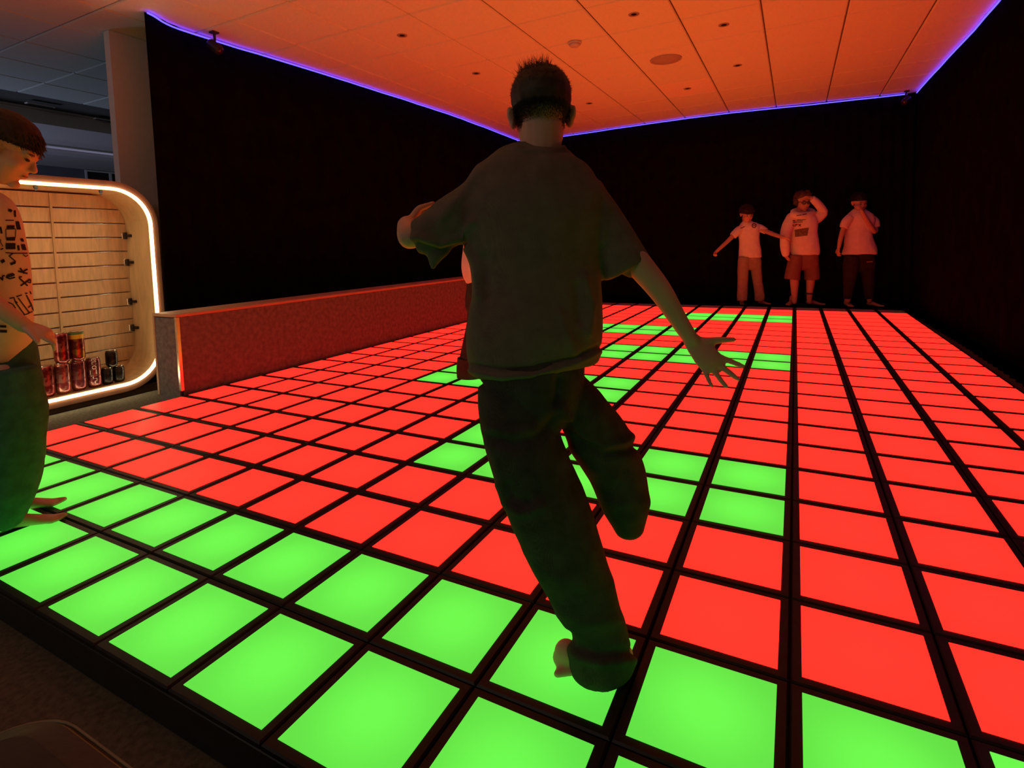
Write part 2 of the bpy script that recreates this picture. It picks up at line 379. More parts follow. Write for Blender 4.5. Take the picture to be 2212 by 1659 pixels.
for (x, y) in ((-13.9, 8.6), (-14.6, 11.2)):
    v = empty('ceiling_vent', (x, y, ZC - 0.06), 'dark slot vent in the neighbouring room ceiling ' + ('nearer the boy' if y < 9 else 'nearer the pillar'), 'vent')
    obj('frame', [box(-0.12, 0.12, -0.45, 0.45, -0.03, 0.02, 0.01)], M_WPLAST, v, loc=(0, 0, 0)); obj('slot', [box(-0.06, 0.06, -0.4, 0.4, -0.045, -0.02)], M_BLACKP, v, loc=(0, 0, 0))
pl = obj('pillar', [box(-4.30, -4.05, 6.16, 7.6, ZF, ZC, 0.03)], M_WHITE); tag(pl, 'white square pillar between the wooden cabinet and the black curtain', 'pillar', kind='structure')

# ------------------------------------------------------------------ light tile platform
NX, NY = 16, 25; INS = 0.078
plat = empty('game_platform', (8, 12.5, 0), 'black platform of glowing red and green floor tiles', 'game floor', kind='thing')
PO = np.array([8, 12.5, 0.0])
fg = 0.006
tile_mesh = mesh_of('floor_tile', *box(-0.5 + fg, 0.5 - fg, -0.5 + fg, 0.5 - fg, -0.22, -0.008, 0.012), M_TILE)
pv, pf = box(-0.5 + INS, 0.5 - INS, -0.5 + INS, 0.5 - INS, -0.012, 0.0, 0.004)
panel_mesh = {k: mesh_of('light_panel', pv, pf, m) for k, m in (('red', M_RED), ('green', M_GREEN), ('off', M_OFF))}
def state(i, j):
    if j == 24: return 'off'
    if j < 2: return 'green'
    if j in (4, 5, 12, 13, 20, 21) and 7 <= i <= 11: return 'green'
    if j in (8, 9, 16, 17) and 4 <= i <= 8: return 'green'
    return 'red'
cand = []
for j in range(NY):
    for i in range(NX):
        c = np.array([i + 0.5, j + 0.5, 0.0])
        if depth(c) < 1.2: cand.append((-1, i, j)); continue
        q = [px(np.array([i + a, j + e, 0.0])) if depth([i + a, j + e, 0]) > 0.3 else np.array([9e3, 9e3]) for a, e in ((0, 0), (1, 0), (1, 1), (0, 1))]
        q = [np.array([min(max(p[0], 0), 2212), min(max(p[1], 0), 1659)]) for p in q]
        a = 0.5 * abs(sum(q[k][0] * q[(k + 1) % 4][1] - q[(k + 1) % 4][0] * q[k][1] for k in range(4)))
        cand.append((a, i, j))
cand.sort(reverse=True)
rest_v, rest_f, rest_m = [], [], []
for rank, (a, i, j) in enumerate(cand):
    c = np.array([i + 0.5, j + 0.5, 0.0]); st = state(i, j)
    if rank < 300 and a > 0:
        t = link('floor_tile', tile_mesh, plat, c - PO); p = link('light_panel', panel_mesh[st], t)
        if st != 'off': p['label'] = 'glowing %s light panel' % st
    else:
        for (v, f), mi in ((box(-0.5 + fg, 0.5 - fg, -0.5 + fg, 0.5 - fg, -0.22, -0.008, 0.012), 0), ((pv, pf), {'red': 1, 'green': 2, 'off': 3}[st])):
            n = len(rest_v); rest_v += [np.array(q) + c - PO for q in v]; rest_f += [[k + n for k in q] for q in f]; rest_m += [mi] * len(f)
rs = link('floor_tile_field', mesh_of('floor_tile_field', rest_v, rest_f, mats=[M_TILE, lamp_mat('red_light_panel_far', RED_E, 1.0), lamp_mat('green_light_panel_far', GREEN_E, 1.0), M_OFF], midx=rest_m), plat)
rs['kind'] = 'stuff'; rs['label'] = 'remaining far and side light tiles'
obj('base_frame', [box(0.03, 15.97, 0.04, 24.97, ZF, -0.221)], M_BLACKP, plat, origin=PO, loc=(0, 0, 0))
obj('front_skirt', [box(0.0, 16.0, 0.0, 0.039, ZF, -0.05, 0.008)], M_BLACKP, plat, origin=PO, loc=(0, 0, 0))

# ------------------------------------------------------------------ ceiling LED strips
def strip(name, pts, z, label, m=M_BLUE, r=0.021):
    P = [(x, y, z + 0.03 * noise.noise(Vector((x * 1.3, y * 1.3, 0)))) for x, y in pts]
    Q = catmull(np.array(P), 8)
    Q = [(q[0] + 0.05 * noise.noise(Vector((q[0], q[1], 5))), q[1] + 0.05 * noise.noise(Vector((q[0], q[1], 9))), q[2]) for q in Q]
    o = obj(name, [tube(Q, [r] * len(Q), 8, 1)], m, origin=P[0], smooth=True)
    return tag(o, label, 'led strip', 'blue light strips round the ceiling edge')
strip('led_strip', [(x + 0.06, y) for x, y in LEFT], ZC - 0.07, 'blue glowing strip along the ceiling edge above the barrier side curtain')
strip('led_strip', BACK, ZC - 0.07, 'blue glowing strip along the ceiling edge at the far end')
strip('led_strip', RIGHT, ZC - 0.07, 'blue glowing strip along the ceiling edge on the right-hand side')

# ------------------------------------------------------------------ ceiling fittings
for (x, y), lb in (((2.17, 10.5), "leftmost recessed ceiling spot, nearest the barrier-side blue strip"), ((8.19, 12.53), "recessed ceiling spot closest to the picture's top edge"), ((10.18, 14.55), "recessed ceiling spot second closest to the picture's top edge"),
                   ((2.17, 14.5), "recessed ceiling spot just left of the kicking boy's hair"), ((10.18, 18.6), "rightmost recessed ceiling spot, level with the round speaker"), ((8.18, 20.6), "recessed ceiling spot in the brighter tile below the round speaker"), ((4.13, 20.58), "lowest recessed ceiling spot, just right of the kicking boy's ear")):
    d = empty('ceiling_spot', (x, y, ZC), lb, 'ceiling light', 'recessed spots in the orange ceiling')
    obj('trim_ring', [lathe([(0.07, -0.005), (0.14, -0.012), (0.145, 0.0), (0.07, 0.005)], 24)], mat('spot_ring', (0.35, 0.32, 0.3), 0.4, 0.05, 20), d, loc=(0, 0, 0), smooth=True)
    obj('reflector', [lathe([(0.075, -0.008), (0.05, 0.004), (0.03, 0.006)], 20)], M_BLACKP, d, loc=(0, 0, 0), smooth=True)
sp = empty('ceiling_speaker', (8.17, 16.61, ZC), 'large round speaker grille in the orange ceiling', 'speaker')
obj('rim', [lathe([(0.44, -0.004), (0.47, -0.03), (0.50, -0.025), (0.51, 0.0)], 40)], M_GRILLE, sp, loc=(0, 0, 0), smooth=True)
obj('grille', [lathe([(0.45, -0.005), (0.44, -0.022), (0.25, -0.03), (0.01, -0.032)], 40)], M_GRILLE, sp, loc=(0, 0, 0), smooth=True)
sd = empty('smoke_detector', (6.14, 13.57, ZC), 'small round white detector hanging from the ceiling', 'detector')
obj('base', [lathe([(0.20, 0.0), (0.21, -0.04), (0.19, -0.06)], 28)], M_WPLAST, sd, loc=(0, 0, 0), smooth=True)
obj('cap', [lathe([(0.165, -0.06), (0.16, -0.10), (0.12, -0.135), (0.02, -0.14)], 28)], M_WPLAST, sd, loc=(0, 0, 0), smooth=True)

def tracker(at, look, label):
    o = empty('motion_camera', at, label, 'camera'); at = np.array(at, float); f = nrm(look); a, bq, _ = frame_of(f)
    A = np.c_[a, bq, f]
    obj('bracket', [box(-0.09, 0.09, -0.09, 0.09, -0.05, 0.0, 0.01), tube([(0, 0, -0.03), (-0.02, 0.02, -0.16), (0, 0, -0.27)], [0.035] * 3, 8, 4)], M_DARKM, o, loc=(0, 0, 0))
    obj('housing', [lathe([(0.10, -0.2), (0.13, -0.16), (0.135, 0.14), (0.12, 0.18)], 20, (0, 0, -0.40), A)], M_BLACKP, o, loc=(0, 0, 0), smooth=True)
    obj('lens', [lathe([(0.09, 0.175), (0.09, 0.2), (0.05, 0.215)], 20, (0, 0, -0.40), A)], mat('lens_glass', (0.03, 0.01, 0.01), 0.1, 0.1, 10, spec=0.6), o, loc=(0, 0, 0), smooth=True)
tracker((-1.93, 7.67, ZC), (0.7, 0.3, -0.6), 'small black camera clamped over the blue strip above the barrier curtain')
tracker((16.05, 26.1, ZC), (-0.6, -0.6, -0.5), 'small black camera in the far ceiling corner where two blue strips meet')

# ------------------------------------------------------------------ padded barrier along the platform
BR0, BR1, BX0, BX1, BT = 5.01, 25.6, -0.94, -0.06, 1.80
bar = empty('padded_barrier', (-0.5, 15, ZF), 'low grey fabric barrier glowing red beside the light floor', 'barrier'); BO = np.array([-0.5, 15, ZF])
def bp(name, parts, m, **k): return obj(name, parts, m, bar, origin=BO, loc=(0, 0, 0), **k)
bp('core', [box(BX0 + 0.04, BX1 - 0.04, BR0 + 0.04, BR1, ZF, BT - 0.07)], M_BLACKP)
for a in range(4):
    y0 = BR0 + 0.06 + a * (BR1 - BR0 - 0.06) / 4; y1 = BR0 + 0.06 + (a + 1) * (BR1 - BR0 - 0.06) / 4
    bp('side_panel', [box(BX1 - 0.04, BX1, y0 + 0.002, y1 - 0.002, ZF, BT - 0.07, 0.006)], M_FAB)
bp('end_panel', [box(BX0 + 0.06, BX1 - 0.05, BR0 + 0.0, BR0 + 0.04, ZF, BT - 0.09, 0.006)], M_FAB)
bp('top_cap', [box(BX0, BX1 + 0.01, BR0 - 0.01, BR1, BT - 0.07, BT, 0.012)], M_TRIM)
bp('corner_trim', [box(BX1 - 0.055, BX1 + 0.012, BR0 - 0.012, BR0 + 0.06, 0.08, BT - 0.071, 0.008)], M_ALU)
bp('corner_trim', [box(BX0 - 0.01, BX0 + 0.06, BR0 - 0.012, BR0 + 0.06, ZF + 0.25, BT - 0.071, 0.008)], M_TRIM)

# ------------------------------------------------------------------ lit wooden display cabinet
CF, CB = -2.42, -3.62                            # front and back planes
R0, R1, Z0, Z1, RAD = 2.42, 5.93, 0.0, 4.71, 0.85
def rrect(inset, n=10):
    r0, r1, z0, z1, rad = R0 + inset, R1 - inset, Z0 + inset, Z1 - inset, max(RAD - inset, 0.05); out = []
    for cy, cz, a0 in ((r1 - rad, z1 - rad, 0), (r0 + rad, z1 - rad, 90), (r0 + rad, z0 + rad, 180), (r1 - rad, z0 + rad, 270)):
        for k in range(n + 1): a = math.radians(a0 + 90 * k / n); out.append((cy + rad * math.cos(a), cz + rad * math.sin(a)))
    return out
cab = empty('display_cabinet', (-3.0, 4.2, ZF), 'pale wooden cabinet with rounded corners and glowing light strip', 'cabinet'); CO = np.array([-3.0, 4.2, ZF])
def cp(name, parts, m, parent=None, **k):
    return obj(name, parts, m, parent or cab, origin=CO, loc=(0, 0, 0), **k)
def ring_shell(outer, inner, x0, x1):
    n = len(outer); v = [(x0, *p) for p in outer] + [(x1, *p) for p in outer] + [(x0, *p) for p in inner] + [(x1, *p) for p in inner]; f = []
    for k in range(n):
        l = (k + 1) % n; f += [(k, l, n + l, n + k), (2 * n + l, 2 * n + k, 3 * n + k, 3 * n + l), (k, 2 * n + k, 2 * n + l, l), (n + l, 3 * n + l, 3 * n + k, n + k)]
    return v, f
cp('carcass', [ring_shell(rrect(-0.19), rrect(-0.05), CB, CF - 0.0)], M_WOODD)
cp('liner', [ring_shell(rrect(-0.049), rrect(0.03), CB + 0.02, CF - 0.03)], M_WOODV, smooth=False)
cp('back_board', [(lambda q: ([(CB + 0.03, *p) for p in q] + [(CB - 0.0, *p) for p in q], [tuple(range(len(q))), tuple(range(2 * len(q) - 1, len(q) - 1, -1))] + [(k, len(q) + k, len(q) + (k + 1) % len(q), (k + 1) % len(q)) for k in range(len(q))]))(rrect(0.0))], M_WOODD)
cp('plinth', [box(CB + 0.05, CF - 0.04, R0 + 0.1, R1 - 0.05, ZF, -0.13, 0.01)], M_PLINTH)
lp = rrect(-0.012, 14); lp = [(CF + 0.02, *p) for p in lp]; lp.append(lp[0])
cp('light_strip', [tube(lp, [0.025] * len(lp), 8, 1)], M_LED, smooth=True)
DV = 4.32
def corner_in(z):
    dz = min(max(0, (Z0 + RAD) - z, z - (Z1 - RAD)), RAD - 0.02); return RAD - math.sqrt(RAD ** 2 - dz ** 2)
def slat(z0, z1, lo, hi, x0, x1):
    """board between heights z0..z1, its outer end following the rounded corner"""
    zs = np.linspace(z0, z1, 5); A = [(max(lo, R0 + 0.035 + corner_in(q)), q) for q in zs]; Bq = [(min(hi, R1 - 0.035 - corner_in(q)), q) for q in zs]
    poly = A + Bq[::-1]; n = len(poly); v = [(x0, *p) for p in poly] + [(x1, *p) for p in poly]
    return v, [tuple(range(n)), tuple(range(2 * n - 1, n - 1, -1))] + [(k, n + k, n + (k + 1) % n, (k + 1) % n) for k in range(n)]
pitch = 0.355; z = 0.055
while z < Z1 - 0.08:
    z1 = min(z + pitch - 0.035, Z1 - 0.04)
    for lo, hi in ((0, DV - 0.028), (DV + 0.028, 99)):
        cp('slat', [slat(z, z1, lo, hi, CB + 0.06, CB + 0.15)], M_WOOD)
        if z1 + 0.05 < Z1 - 0.1: cp('groove_channel', [slat(z1 + 0.003, z1 + 0.016, lo, hi, CB + 0.07, CB + 0.125)], M_ALU)
    z += pitch
cp('divider', [box(CB + 0.05, CB + 0.17, DV - 0.022, DV + 0.022, 0.1, Z1 - 0.08, 0.004)], M_WOODV)
for hz in (3.63, 2.94, 1.92, 1.23):
    h = cp('hinge', [box(-3.50, -3.22, R1 - 0.10, R1 - 0.03, hz - 0.035, hz + 0.035, 0.008), box(-3.40, -3.34, R1 - 0.13, R1 - 0.08, hz - 0.09, hz + 0.09, 0.01)], M_DARKM)
    cp('pin', [lathe([(0.025, -0.09), (0.03, -0.08), (0.03, 0.08), (0.025, 0.09)], 10, (-3.45, R1 - 0.13, hz))], M_ALU, h)
for ry in (3.68, 4.92):
    cp('door_catch', [box(CF - 0.11, CF - 0.06, ry - 0.03, ry + 0.03, Z1 - 0.10, Z1 - 0.03, 0.006), lathe([(0.012, -0.15), (0.025, -0.14), (0.02, -0.1)], 10, (CF - 0.085, ry, Z1))], M_DARKM)

# cans on the cabinet floor
def can_mat(name, col, col2, top=None):
    m = bpy.data.materials.new(name); m.use_nodes = True; nt = m.node_tree; N = nt.nodes; L = nt.links; b = N['Principled BSDF']
    b.inputs['Metallic'].default_value = 0.8; b.inputs['Roughness'].default_value = 0.28
    tc = N.new('ShaderNodeTexCoord'); ns = N.new('ShaderNodeTexNoise'); ns.inputs['Scale'].default_value = 26; ns.inputs['Detail'].default_value = 3; L.new(tc.outputs['Object'], ns.inputs['Vector'])
    r = N.new('ShaderNodeValToRGB'); L.new(ns.outputs[0], r.inputs[0]); r.color_ramp.elements[0].position = 0.46; r.color_ramp.elements[1].position = 0.54
    r.color_ramp.elements[0].color = (*col, 1); r.color_ramp.elements[1].color = (*col2, 1); L.new(r.outputs[0], b.inputs['Base Color']); return m
CM = [can_mat('can_red', (0.16, 0.012, 0.014), (0.34, 0.08, 0.07)), can_mat('can_pink', (0.30, 0.05, 0.05), (0.50, 0.22, 0.18)), can_mat('can_mango', (0.40, 0.14, 0.04), (0.22, 0.03, 0.03)), can_mat('can_black', (0.02, 0.015, 0.014), (0.045, 0.035, 0.03)), can_mat('can_plum', (0.20, 0.035, 0.045), (0.34, 0.12, 0.11))]
def can(x, y, z, r, h, m, label, group, band=None):
    o = empty('drink_can', (x, y, z), label, 'can', group)
    prof = [(r * 0.72, 0), (r * 0.80, 0.01), (r * 0.98, 0.05), (r, 0.075), (r, h - 0.075), (r * 0.97, h - 0.06), (r * 0.84, h - 0.015)]
    bd = obj('body', [lathe(prof, 28)], m, o, loc=(0, 0, 0), smooth=True)
    obj('lid', [lathe([(r * 0.80, h - 0.02), (r * 0.85, h), (r * 0.80, h), (r * 0.76, h - 0.02), (r * 0.2, h - 0.02)], 28)], M_ALU, o, loc=(0, 0, 0), smooth=True)
    if band:
        for (b0, b1, bm) in band: obj('label_band', [lathe([(r * 1.0, b0), (r * 1.006, b0 + 0.003), (r * 1.006, b1 - 0.003), (r * 1.0, b1)], 28)], bm, o, loc=(0, 0, 0), smooth=True)
    return o
GT, GS = 'tall cans in the lit cabinet', 'small dark cans in the lit cabinet'
cz = 0.044; XC = -2.72; TH, SH = 0.70, 0.40; CR, SR = 0.145, 0.125
M_YEL = mat('can_yellow', (0.7, 0.42, 0.03), 0.4, 0.1, 30); M_CGREEN = mat('can_green', (0.08, 0.2, 0.07), 0.4, 0.1, 30)
can(XC, 3.64, cz, CR, TH, CM[0], "dark red tall can half hidden by the boy's green jeans", GT)
can(XC, 3.94, cz, CR, TH, CM[1], 'pink patterned tall can, second in the bottom row', GT)
can(XC, 4.25, cz, CR, TH, CM[4], 'plum patterned tall can, third in the bottom row', GT)
az = can(XC, 4.56, cz, CR, TH, CM[4], 'tall can with vertical lettering beside the small dark cans', GT)
can(XC, 3.97, cz + TH, CR, TH - 0.02, CM[0], "dark red tall can on the upper row by the boy's fingertip", GT)
can(XC, 4.27, cz + TH, CR, TH - 0.02, CM[2], 'tall can with green top and yellow band on the upper row', GT, [(0.50, 0.60, M_YEL), (0.60, 0.655, M_CGREEN)])
can(XC, 4.833, cz, SR, SH, CM[3], 'small black can on the cabinet floor beside the tall cans', GS)
can(XC, 5.086, cz, SR, SH, CM[3], 'small black can at the end of the row on the cabinet floor', GS)
can(XC, 4.96, cz + SH, SR, SH, CM[3], 'small black can stacked on two other small cans', GS)
# vertical lettering on the fourth can
fc = bpy.data.curves.new('lettering', 'FONT'); fc.body = 'AriZona'; fc.size = 0.19
to = bpy.data.objects.new('t', fc); COL.objects.link(to); dg = bpy.context.evaluated_depsgraph_get(); dg.update()
tm = bpy.data.meshes.new_from_object(to.evaluated_get(dg)); co = np.empty(len(tm.vertices) * 3); tm.vertices.foreach_get('co', co); co = co.reshape(-1, 3)
aim = math.atan2(CAM[1] - 4.56, CAM[0] - XC)
wv = []
for q in co:
    a = aim + (-(q[1] - 0.06)) / CR * -1.0 * -1.0; wv.append(((CR + 0.002) * math.cos(a), (CR + 0.002) * math.sin(a), 0.06 + q[0]))
lt = link('lettering', mesh_of('lettering', wv, [tuple(p.vertices) for p in tm.polygons], mat('letter_pink', (0.75, 0.6, 0.5), 0.5, 0.05, 20)), [c for c in az.children if c.name.startswith('body')][0])
bpy.data.objects.remove(to)

# ------------------------------------------------------------------ low seat at the picture's near corner
st = empty('bench_seat', (9.6, -1.6, ZF), 'dark round-cornered upholstered seat with pale piping on the carpet', 'seat'); SO = np.array([9.6, -1.6, ZF])
def rr_plan(i, n=8, x0=8.52, x1=10.9, y0=-2.6, y1=-0.88, rad=0.32):
    out = []; x0 += i; x1 -= i; y0 += i; y1 -= i; rad = max(rad - i, 0.05)
    for a, bq, a0 in ((x1 - rad, y1 - rad, 0), (x0 + rad, y1 - rad, 90), (x0 + rad, y0 + rad, 180), (x1 - rad, y0 + rad, 270)):
        for k in range(n + 1): t = math.radians(a0 + 90 * k / n); out.append((a + rad * math.cos(t), bq + rad * math.sin(t)))
    return out
def plan_stack(levels):
    v, f = [], []; n = len(rr_plan(0))
    for i, zz in levels: v += [(*p, zz) for p in rr_plan(i)]
    for k in range(len(levels) - 1):
        for j in range(n): f.append((k * n + j, k * n + (j + 1) % n, (k + 1) * n + (j + 1) % n, (k + 1) * n + j))
    f.append(tuple(range(n - 1, -1, -1))); f.append(tuple((len(levels) - 1) * n + j for j in range(n))); return v, f
M_SEAT = mat('dark_leather', (0.035, 0.035, 0.028), 0.6, 0.2, 15, bump=0.3, spec=0.3)
obj('seat_base', [plan_stack([(0.06, ZF), (0.03, 0.4), (0.0, 0.62), (0.0, 0.78)])], M_SEAT, st, origin=SO, loc=(0, 0, 0), smooth=False)
obj('cushion_top', [plan_stack([(0.005, 0.79), (0.03, 0.82), (0.15, 0.86), (0.4, 0.88)])], M_SEAT, st, origin=SO, loc=(0, 0, 0), smooth=False)
pp = [(*p, 0.79) for p in rr_plan(-0.005)]; pp.append(pp[0])
obj('piping', [tube(pp, [0.008] * len(pp), 6, 1)], mat('pale_piping', (0.20, 0.19, 0.14), 0.6, 0.1, 20), st, origin=SO, loc=(0, 0, 0), smooth=True)

# ------------------------------------------------------------------ people
def head_frame(fwd, pitch=0.0, roll=0.0):
    f = nrm(fwd); r = nrm(np.cross(f, UP)); u = np.cross(r, f)
    c, s = math.cos(pitch), math.sin(pitch); f2 = f * c - u * s; u2 = u * c + f * s
    c, s = math.cos(roll), math.sin(roll); r2 = r * c + u2 * s; u3 = u2 * c - r * s
    return np.c_[r2, f2, u3]           # columns: right, forward, up
def head_parts(c, A, h, neck_to=None, neck_r=0.19):
    c = np.asarray(c, float); L = lambda x, y, z: c + A @ (np.array([x, y, z]) * h)
    E = lambda p, r, B2=None: ellipsoid(L(*p), np.array(r) * h, A if B2 is None else A @ B2)
    P = [E((0, -0.07, 0.16), (0.325, 0.43, 0.335)), E((0, 0.11, -0.10), (0.275, 0.27, 0.37)), E((0, 0.14, -0.32), (0.20, 0.19, 0.16)), E((0, 0.30, 0.10), (0.20, 0.08, 0.10)),
         E((0, 0.34, 0.045), (0.17, 0.05, 0.035)), tube([L(0, 0.355, 0.03), L(0, 0.40, -0.05), L(0, 0.43, -0.11)], [0.03 * h, 0.038 * h, 0.048 * h], 10), E((0, 0.385, -0.13), (0.07, 0.045, 0.03)),
         E((0, 0.355, -0.215), (0.085, 0.045, 0.025)), E((0, 0.35, -0.265), (0.075, 0.045, 0.025)), E((0, 0.31, -0.40), (0.085, 0.07, 0.065))]
    for s in (-1, 1):
        P += [E((0.15 * s, 0.24, -0.11), (0.10, 0.11, 0.10)), E((0.335 * s, -0.03, -0.02), (0.045, 0.085, 0.125)), E((0.37 * s, -0.07, 0.03), (0.03, 0.07, 0.09))]
    if neck_to is not None:
        P.append(tube([L(0, -0.10, -0.12), L(0, -0.10, -0.35), neck_to], [neck_r * h, neck_r * h * 0.95, neck_r * h * 1.15], 14))
    return P
def face(c, A, h, B, parent, brow=M_HAIRB, lips=True):
    c = np.asarray(c, float); L = lambda x, y, z: c + A @ (np.array([x, y, z]) * h)
    for s in (-1, 1):
        obj('eye', [ellipsoid(L(0.125 * s, 0.352, -0.005), np.array([0.05, 0.022, 0.02]) * h, A)], M_EYE, parent, origin=B, loc=(0, 0, 0), smooth=True)
        obj('eyebrow', [ellipsoid(L(0.13 * s, 0.368, 0.085), np.array([0.075, 0.02, 0.015]) * h, A)], brow, parent, origin=B, loc=(0, 0, 0), smooth=True)
    if lips: obj('lips', [ellipsoid(L(0, 0.383, -0.24), np.array([0.075, 0.02, 0.017]) * h, A)], mat('lip_colour', (0.40, 0.14, 0.11), 0.5, 0.1, 20), parent, origin=B, loc=(0, 0, 0), smooth=True)
def hair(body, B, c, A, h, m, margin, thick, nstr, slen, dirfn, seed=1, srad=0.006, name='hair', rough=0.35, stubble=0, sdepth=0.16, ramp=0.12):
    """short hair: a shell grown from the scalp plus single locks"""
    rg = random.Random(seed); me = body.data; n = len(me.vertices); co = np.empty(n * 3); no = np.empty(n * 3)
    me.vertices.foreach_get('co', co); me.vertex_normals.foreach_get('vector', no); co = co.reshape(-1, 3) / U + B; no = no.reshape(-1, 3)
    loc = (co - c) @ A / h; near = np.abs(loc).max(1) < 0.75
    mg = np.full(n, -1.0); mg[near] = [margin(*q) for q in loc[near]]
    V, Fc, idx = [], [], {}
    def vert(i):
        if i not in idx:
            q = co[i]; t = min(max(mg[i] / ramp, 0), 1) * thick * h * (1 + rough * noise.noise(Vector(q * 9)) + rough * noise.noise(Vector(q * 23)))
            idx[i] = len(V); V.append(q + no[i] * (t + 0.002))
        return idx[i]
    faces = [p.vertices[:] for p in me.polygons if all(mg[k] > -0.02 for k in p.vertices)]
    for f in faces: Fc.append([vert(k) for k in f])
    roots = [f[0] for f in faces if mg[f[0]] > 0.02]
    for _ in range(nstr):
        i = rg.choice(roots); d, l = dirfn(loc[i], A.T @ no[i], rg)
        if l <= 0: continue
        d = nrm(A @ d); base = np.array(V[vert(i)]) - no[i] * 0.01; a, bq, _t = frame_of(d, no[i] + 0.1)
        l *= h; r = srad * h * rg.uniform(0.7, 1.5); k = len(V); bend = A @ np.array([rg.uniform(-.3, .3), rg.uniform(-.3, .3), rg.uniform(-.2, .2)]) * l * 0.5
        for s, q in ((1.0, 0.0), (0.7, 0.5)):
            for j in range(3): t = 2 * PI * j / 3; V.append(base + d * l * q + bend * q * q + (a * math.cos(t) + bq * math.sin(t)) * r * s)
        V.append(base + d * l + bend)
        for j in range(3): Fc += [(k + j, k + (j + 1) % 3, k + 3 + (j + 1) % 3, k + 3 + j), (k + 3 + j, k + 3 + (j + 1) % 3, k + 6)]
    if stubble:
        cand = [i for i in range(n) if -sdepth < mg[i] < 0.06 and abs(loc[i][0]) < 0.335]
        for _ in range(stubble):
            i = rg.choice(cand)
            if rg.random() > ((mg[i] + sdepth) / sdepth) ** 1.6: continue
            d = nrm(no[i] + np.array([rg.uniform(-.5, .5), rg.uniform(-.5, .5), -0.8])); a, bq, _t = frame_of(d, no[i] + 0.1); l = 0.018 * h; r = 0.0021 * h; k = len(V)
            p0 = co[i] + np.array([rg.uniform(-1, 1), rg.uniform(-1, 1), rg.uniform(-1, 1)]) * 0.008
            for j in range(3): t = 2 * PI * j / 3; V.append(p0 + (a * math.cos(t) + bq * math.sin(t)) * r)
            V.append(p0 + d * l)
            for j in range(3): Fc.append((k + j, k + (j + 1) % 3, k + 3))
    return link(name, mesh_of(name, np.array(V) - B, Fc, m, True), body)
def hand_parts(W, d, pn, L, side=1, curl=(0.3, 0.35, 0.4, 0.5), spread=0.12, thumb=(0.9, 0.3)):
    """palm, four fingers, thumb; d = pointing direction, pn = palm normal, side = thumb side along d x pn"""
    W = np.asarray(W, float); d = nrm(d); pn = nrm(np.asarray(pn) - d * np.dot(d, pn)); lat = np.cross(d, pn) * side; P = []
    rot = lambda v, ax, a: v * math.cos(a) + np.cross(ax, v) * math.sin(a) + ax * np.dot(ax, v) * (1 - math.cos(a))
    P.append(tube([W - d * 0.05 * L, W + d * 0.16 * L, W + d * 0.36 * L, W + d * 0.50 * L], [0.15 * L, 0.19 * L, 0.22 * L, 0.20 * L], 14, 4, 0.42, up=pn))
    for k, (o, l, r) in enumerate(((0.165, 0.40, 0.050), (0.055, 0.46, 0.053), (-0.055, 0.43, 0.050), (-0.155, 0.34, 0.044))):
        b0 = W + d * (0.46 if k < 3 else 0.42) * L + lat * o * L; dd = rot(d, pn, (-spread * (1.5 - k)) * side); pts = [b0 - dd * 0.05 * L, b0]; q = b0
        ax = nrm(np.cross(dd, pn)); a = 0
        for seg in (0.42, 0.32, 0.26):
            a += curl[k]; q = q + rot(dd, ax, a) * seg * l * L; pts.append(q)
        P.append(tube(pts, [r * L * 1.05, r * L * 1.05, r * L, r * L * 0.92, r * L * 0.75], 10, 3))
    b0 = W + d * 0.12 * L + lat * 0.12 * L; td = nrm(d * math.cos(thumb[0]) + lat * math.sin(thumb[0])); t2 = nrm(td * math.cos(thumb[1]) + d * 0.5 * math.sin(thumb[1]) + pn * math.sin(thumb[1]))
    P.append(tube([b0, b0 + td * 0.2 * L, b0 + td * 0.2 * L + t2 * 0.17 * L, b0 + td * 0.2 * L + t2 * 0.30 * L], [0.075 * L, 0.065 * L, 0.055 * L, 0.045 * L], 10, 3))
    return P
def foot_parts(heel, d, L, toes=True):
    """bare foot standing on z=0: heel point on the ground, pointing direction"""
    d = nrm(np.array([d[0], d[1], 0.0])); h = np.array([heel[0], heel[1], 0.0]); lat = np.array([-d[1], d[0], 0]); P = []
    prof = [(0.06, 0.11, 0.13), (0.22, 0.13, 0.14), (0.45, 0.125, 0.115), (0.68, 0.165, 0.075), (0.84, 0.16, 0.05)]
    pts = [h + d * a * L + UP * (c * L) for a, r, c in prof]
    P.append(rings(*(lambda Q: (Q[:, :3], [lat] * len(Q), [UP] * len(Q), Q[:, 3], Q[:, 4]))(catmull(np.array([[*p, r * L, c * L * 0.98] for p, (a, r, c) in zip(pts, prof)]), 4)), 16))
    for k, (o, e, r) in enumerate(((0.105, 1.0, 0.05), (0.045, 0.99, 0.035), (-0.015, 0.96, 0.033), (-0.07, 0.92, 0.031), (-0.12, 0.87, 0.03))):
        P.append(tube([h + d * 0.78 * L + lat * o * L * 0.9 + UP * r * L * 1.1, h + d * (e - 0.03) * L + lat * o * L + UP * r * L], [r * L * 1.1, r * L], 8, 2))
    P.append(tube([h + d * 0.14 * L + UP * 0.12 * L, h + d * 0.17 * L + UP * 0.42 * L], [0.135 * L, 0.115 * L], 12, 2))
    return P

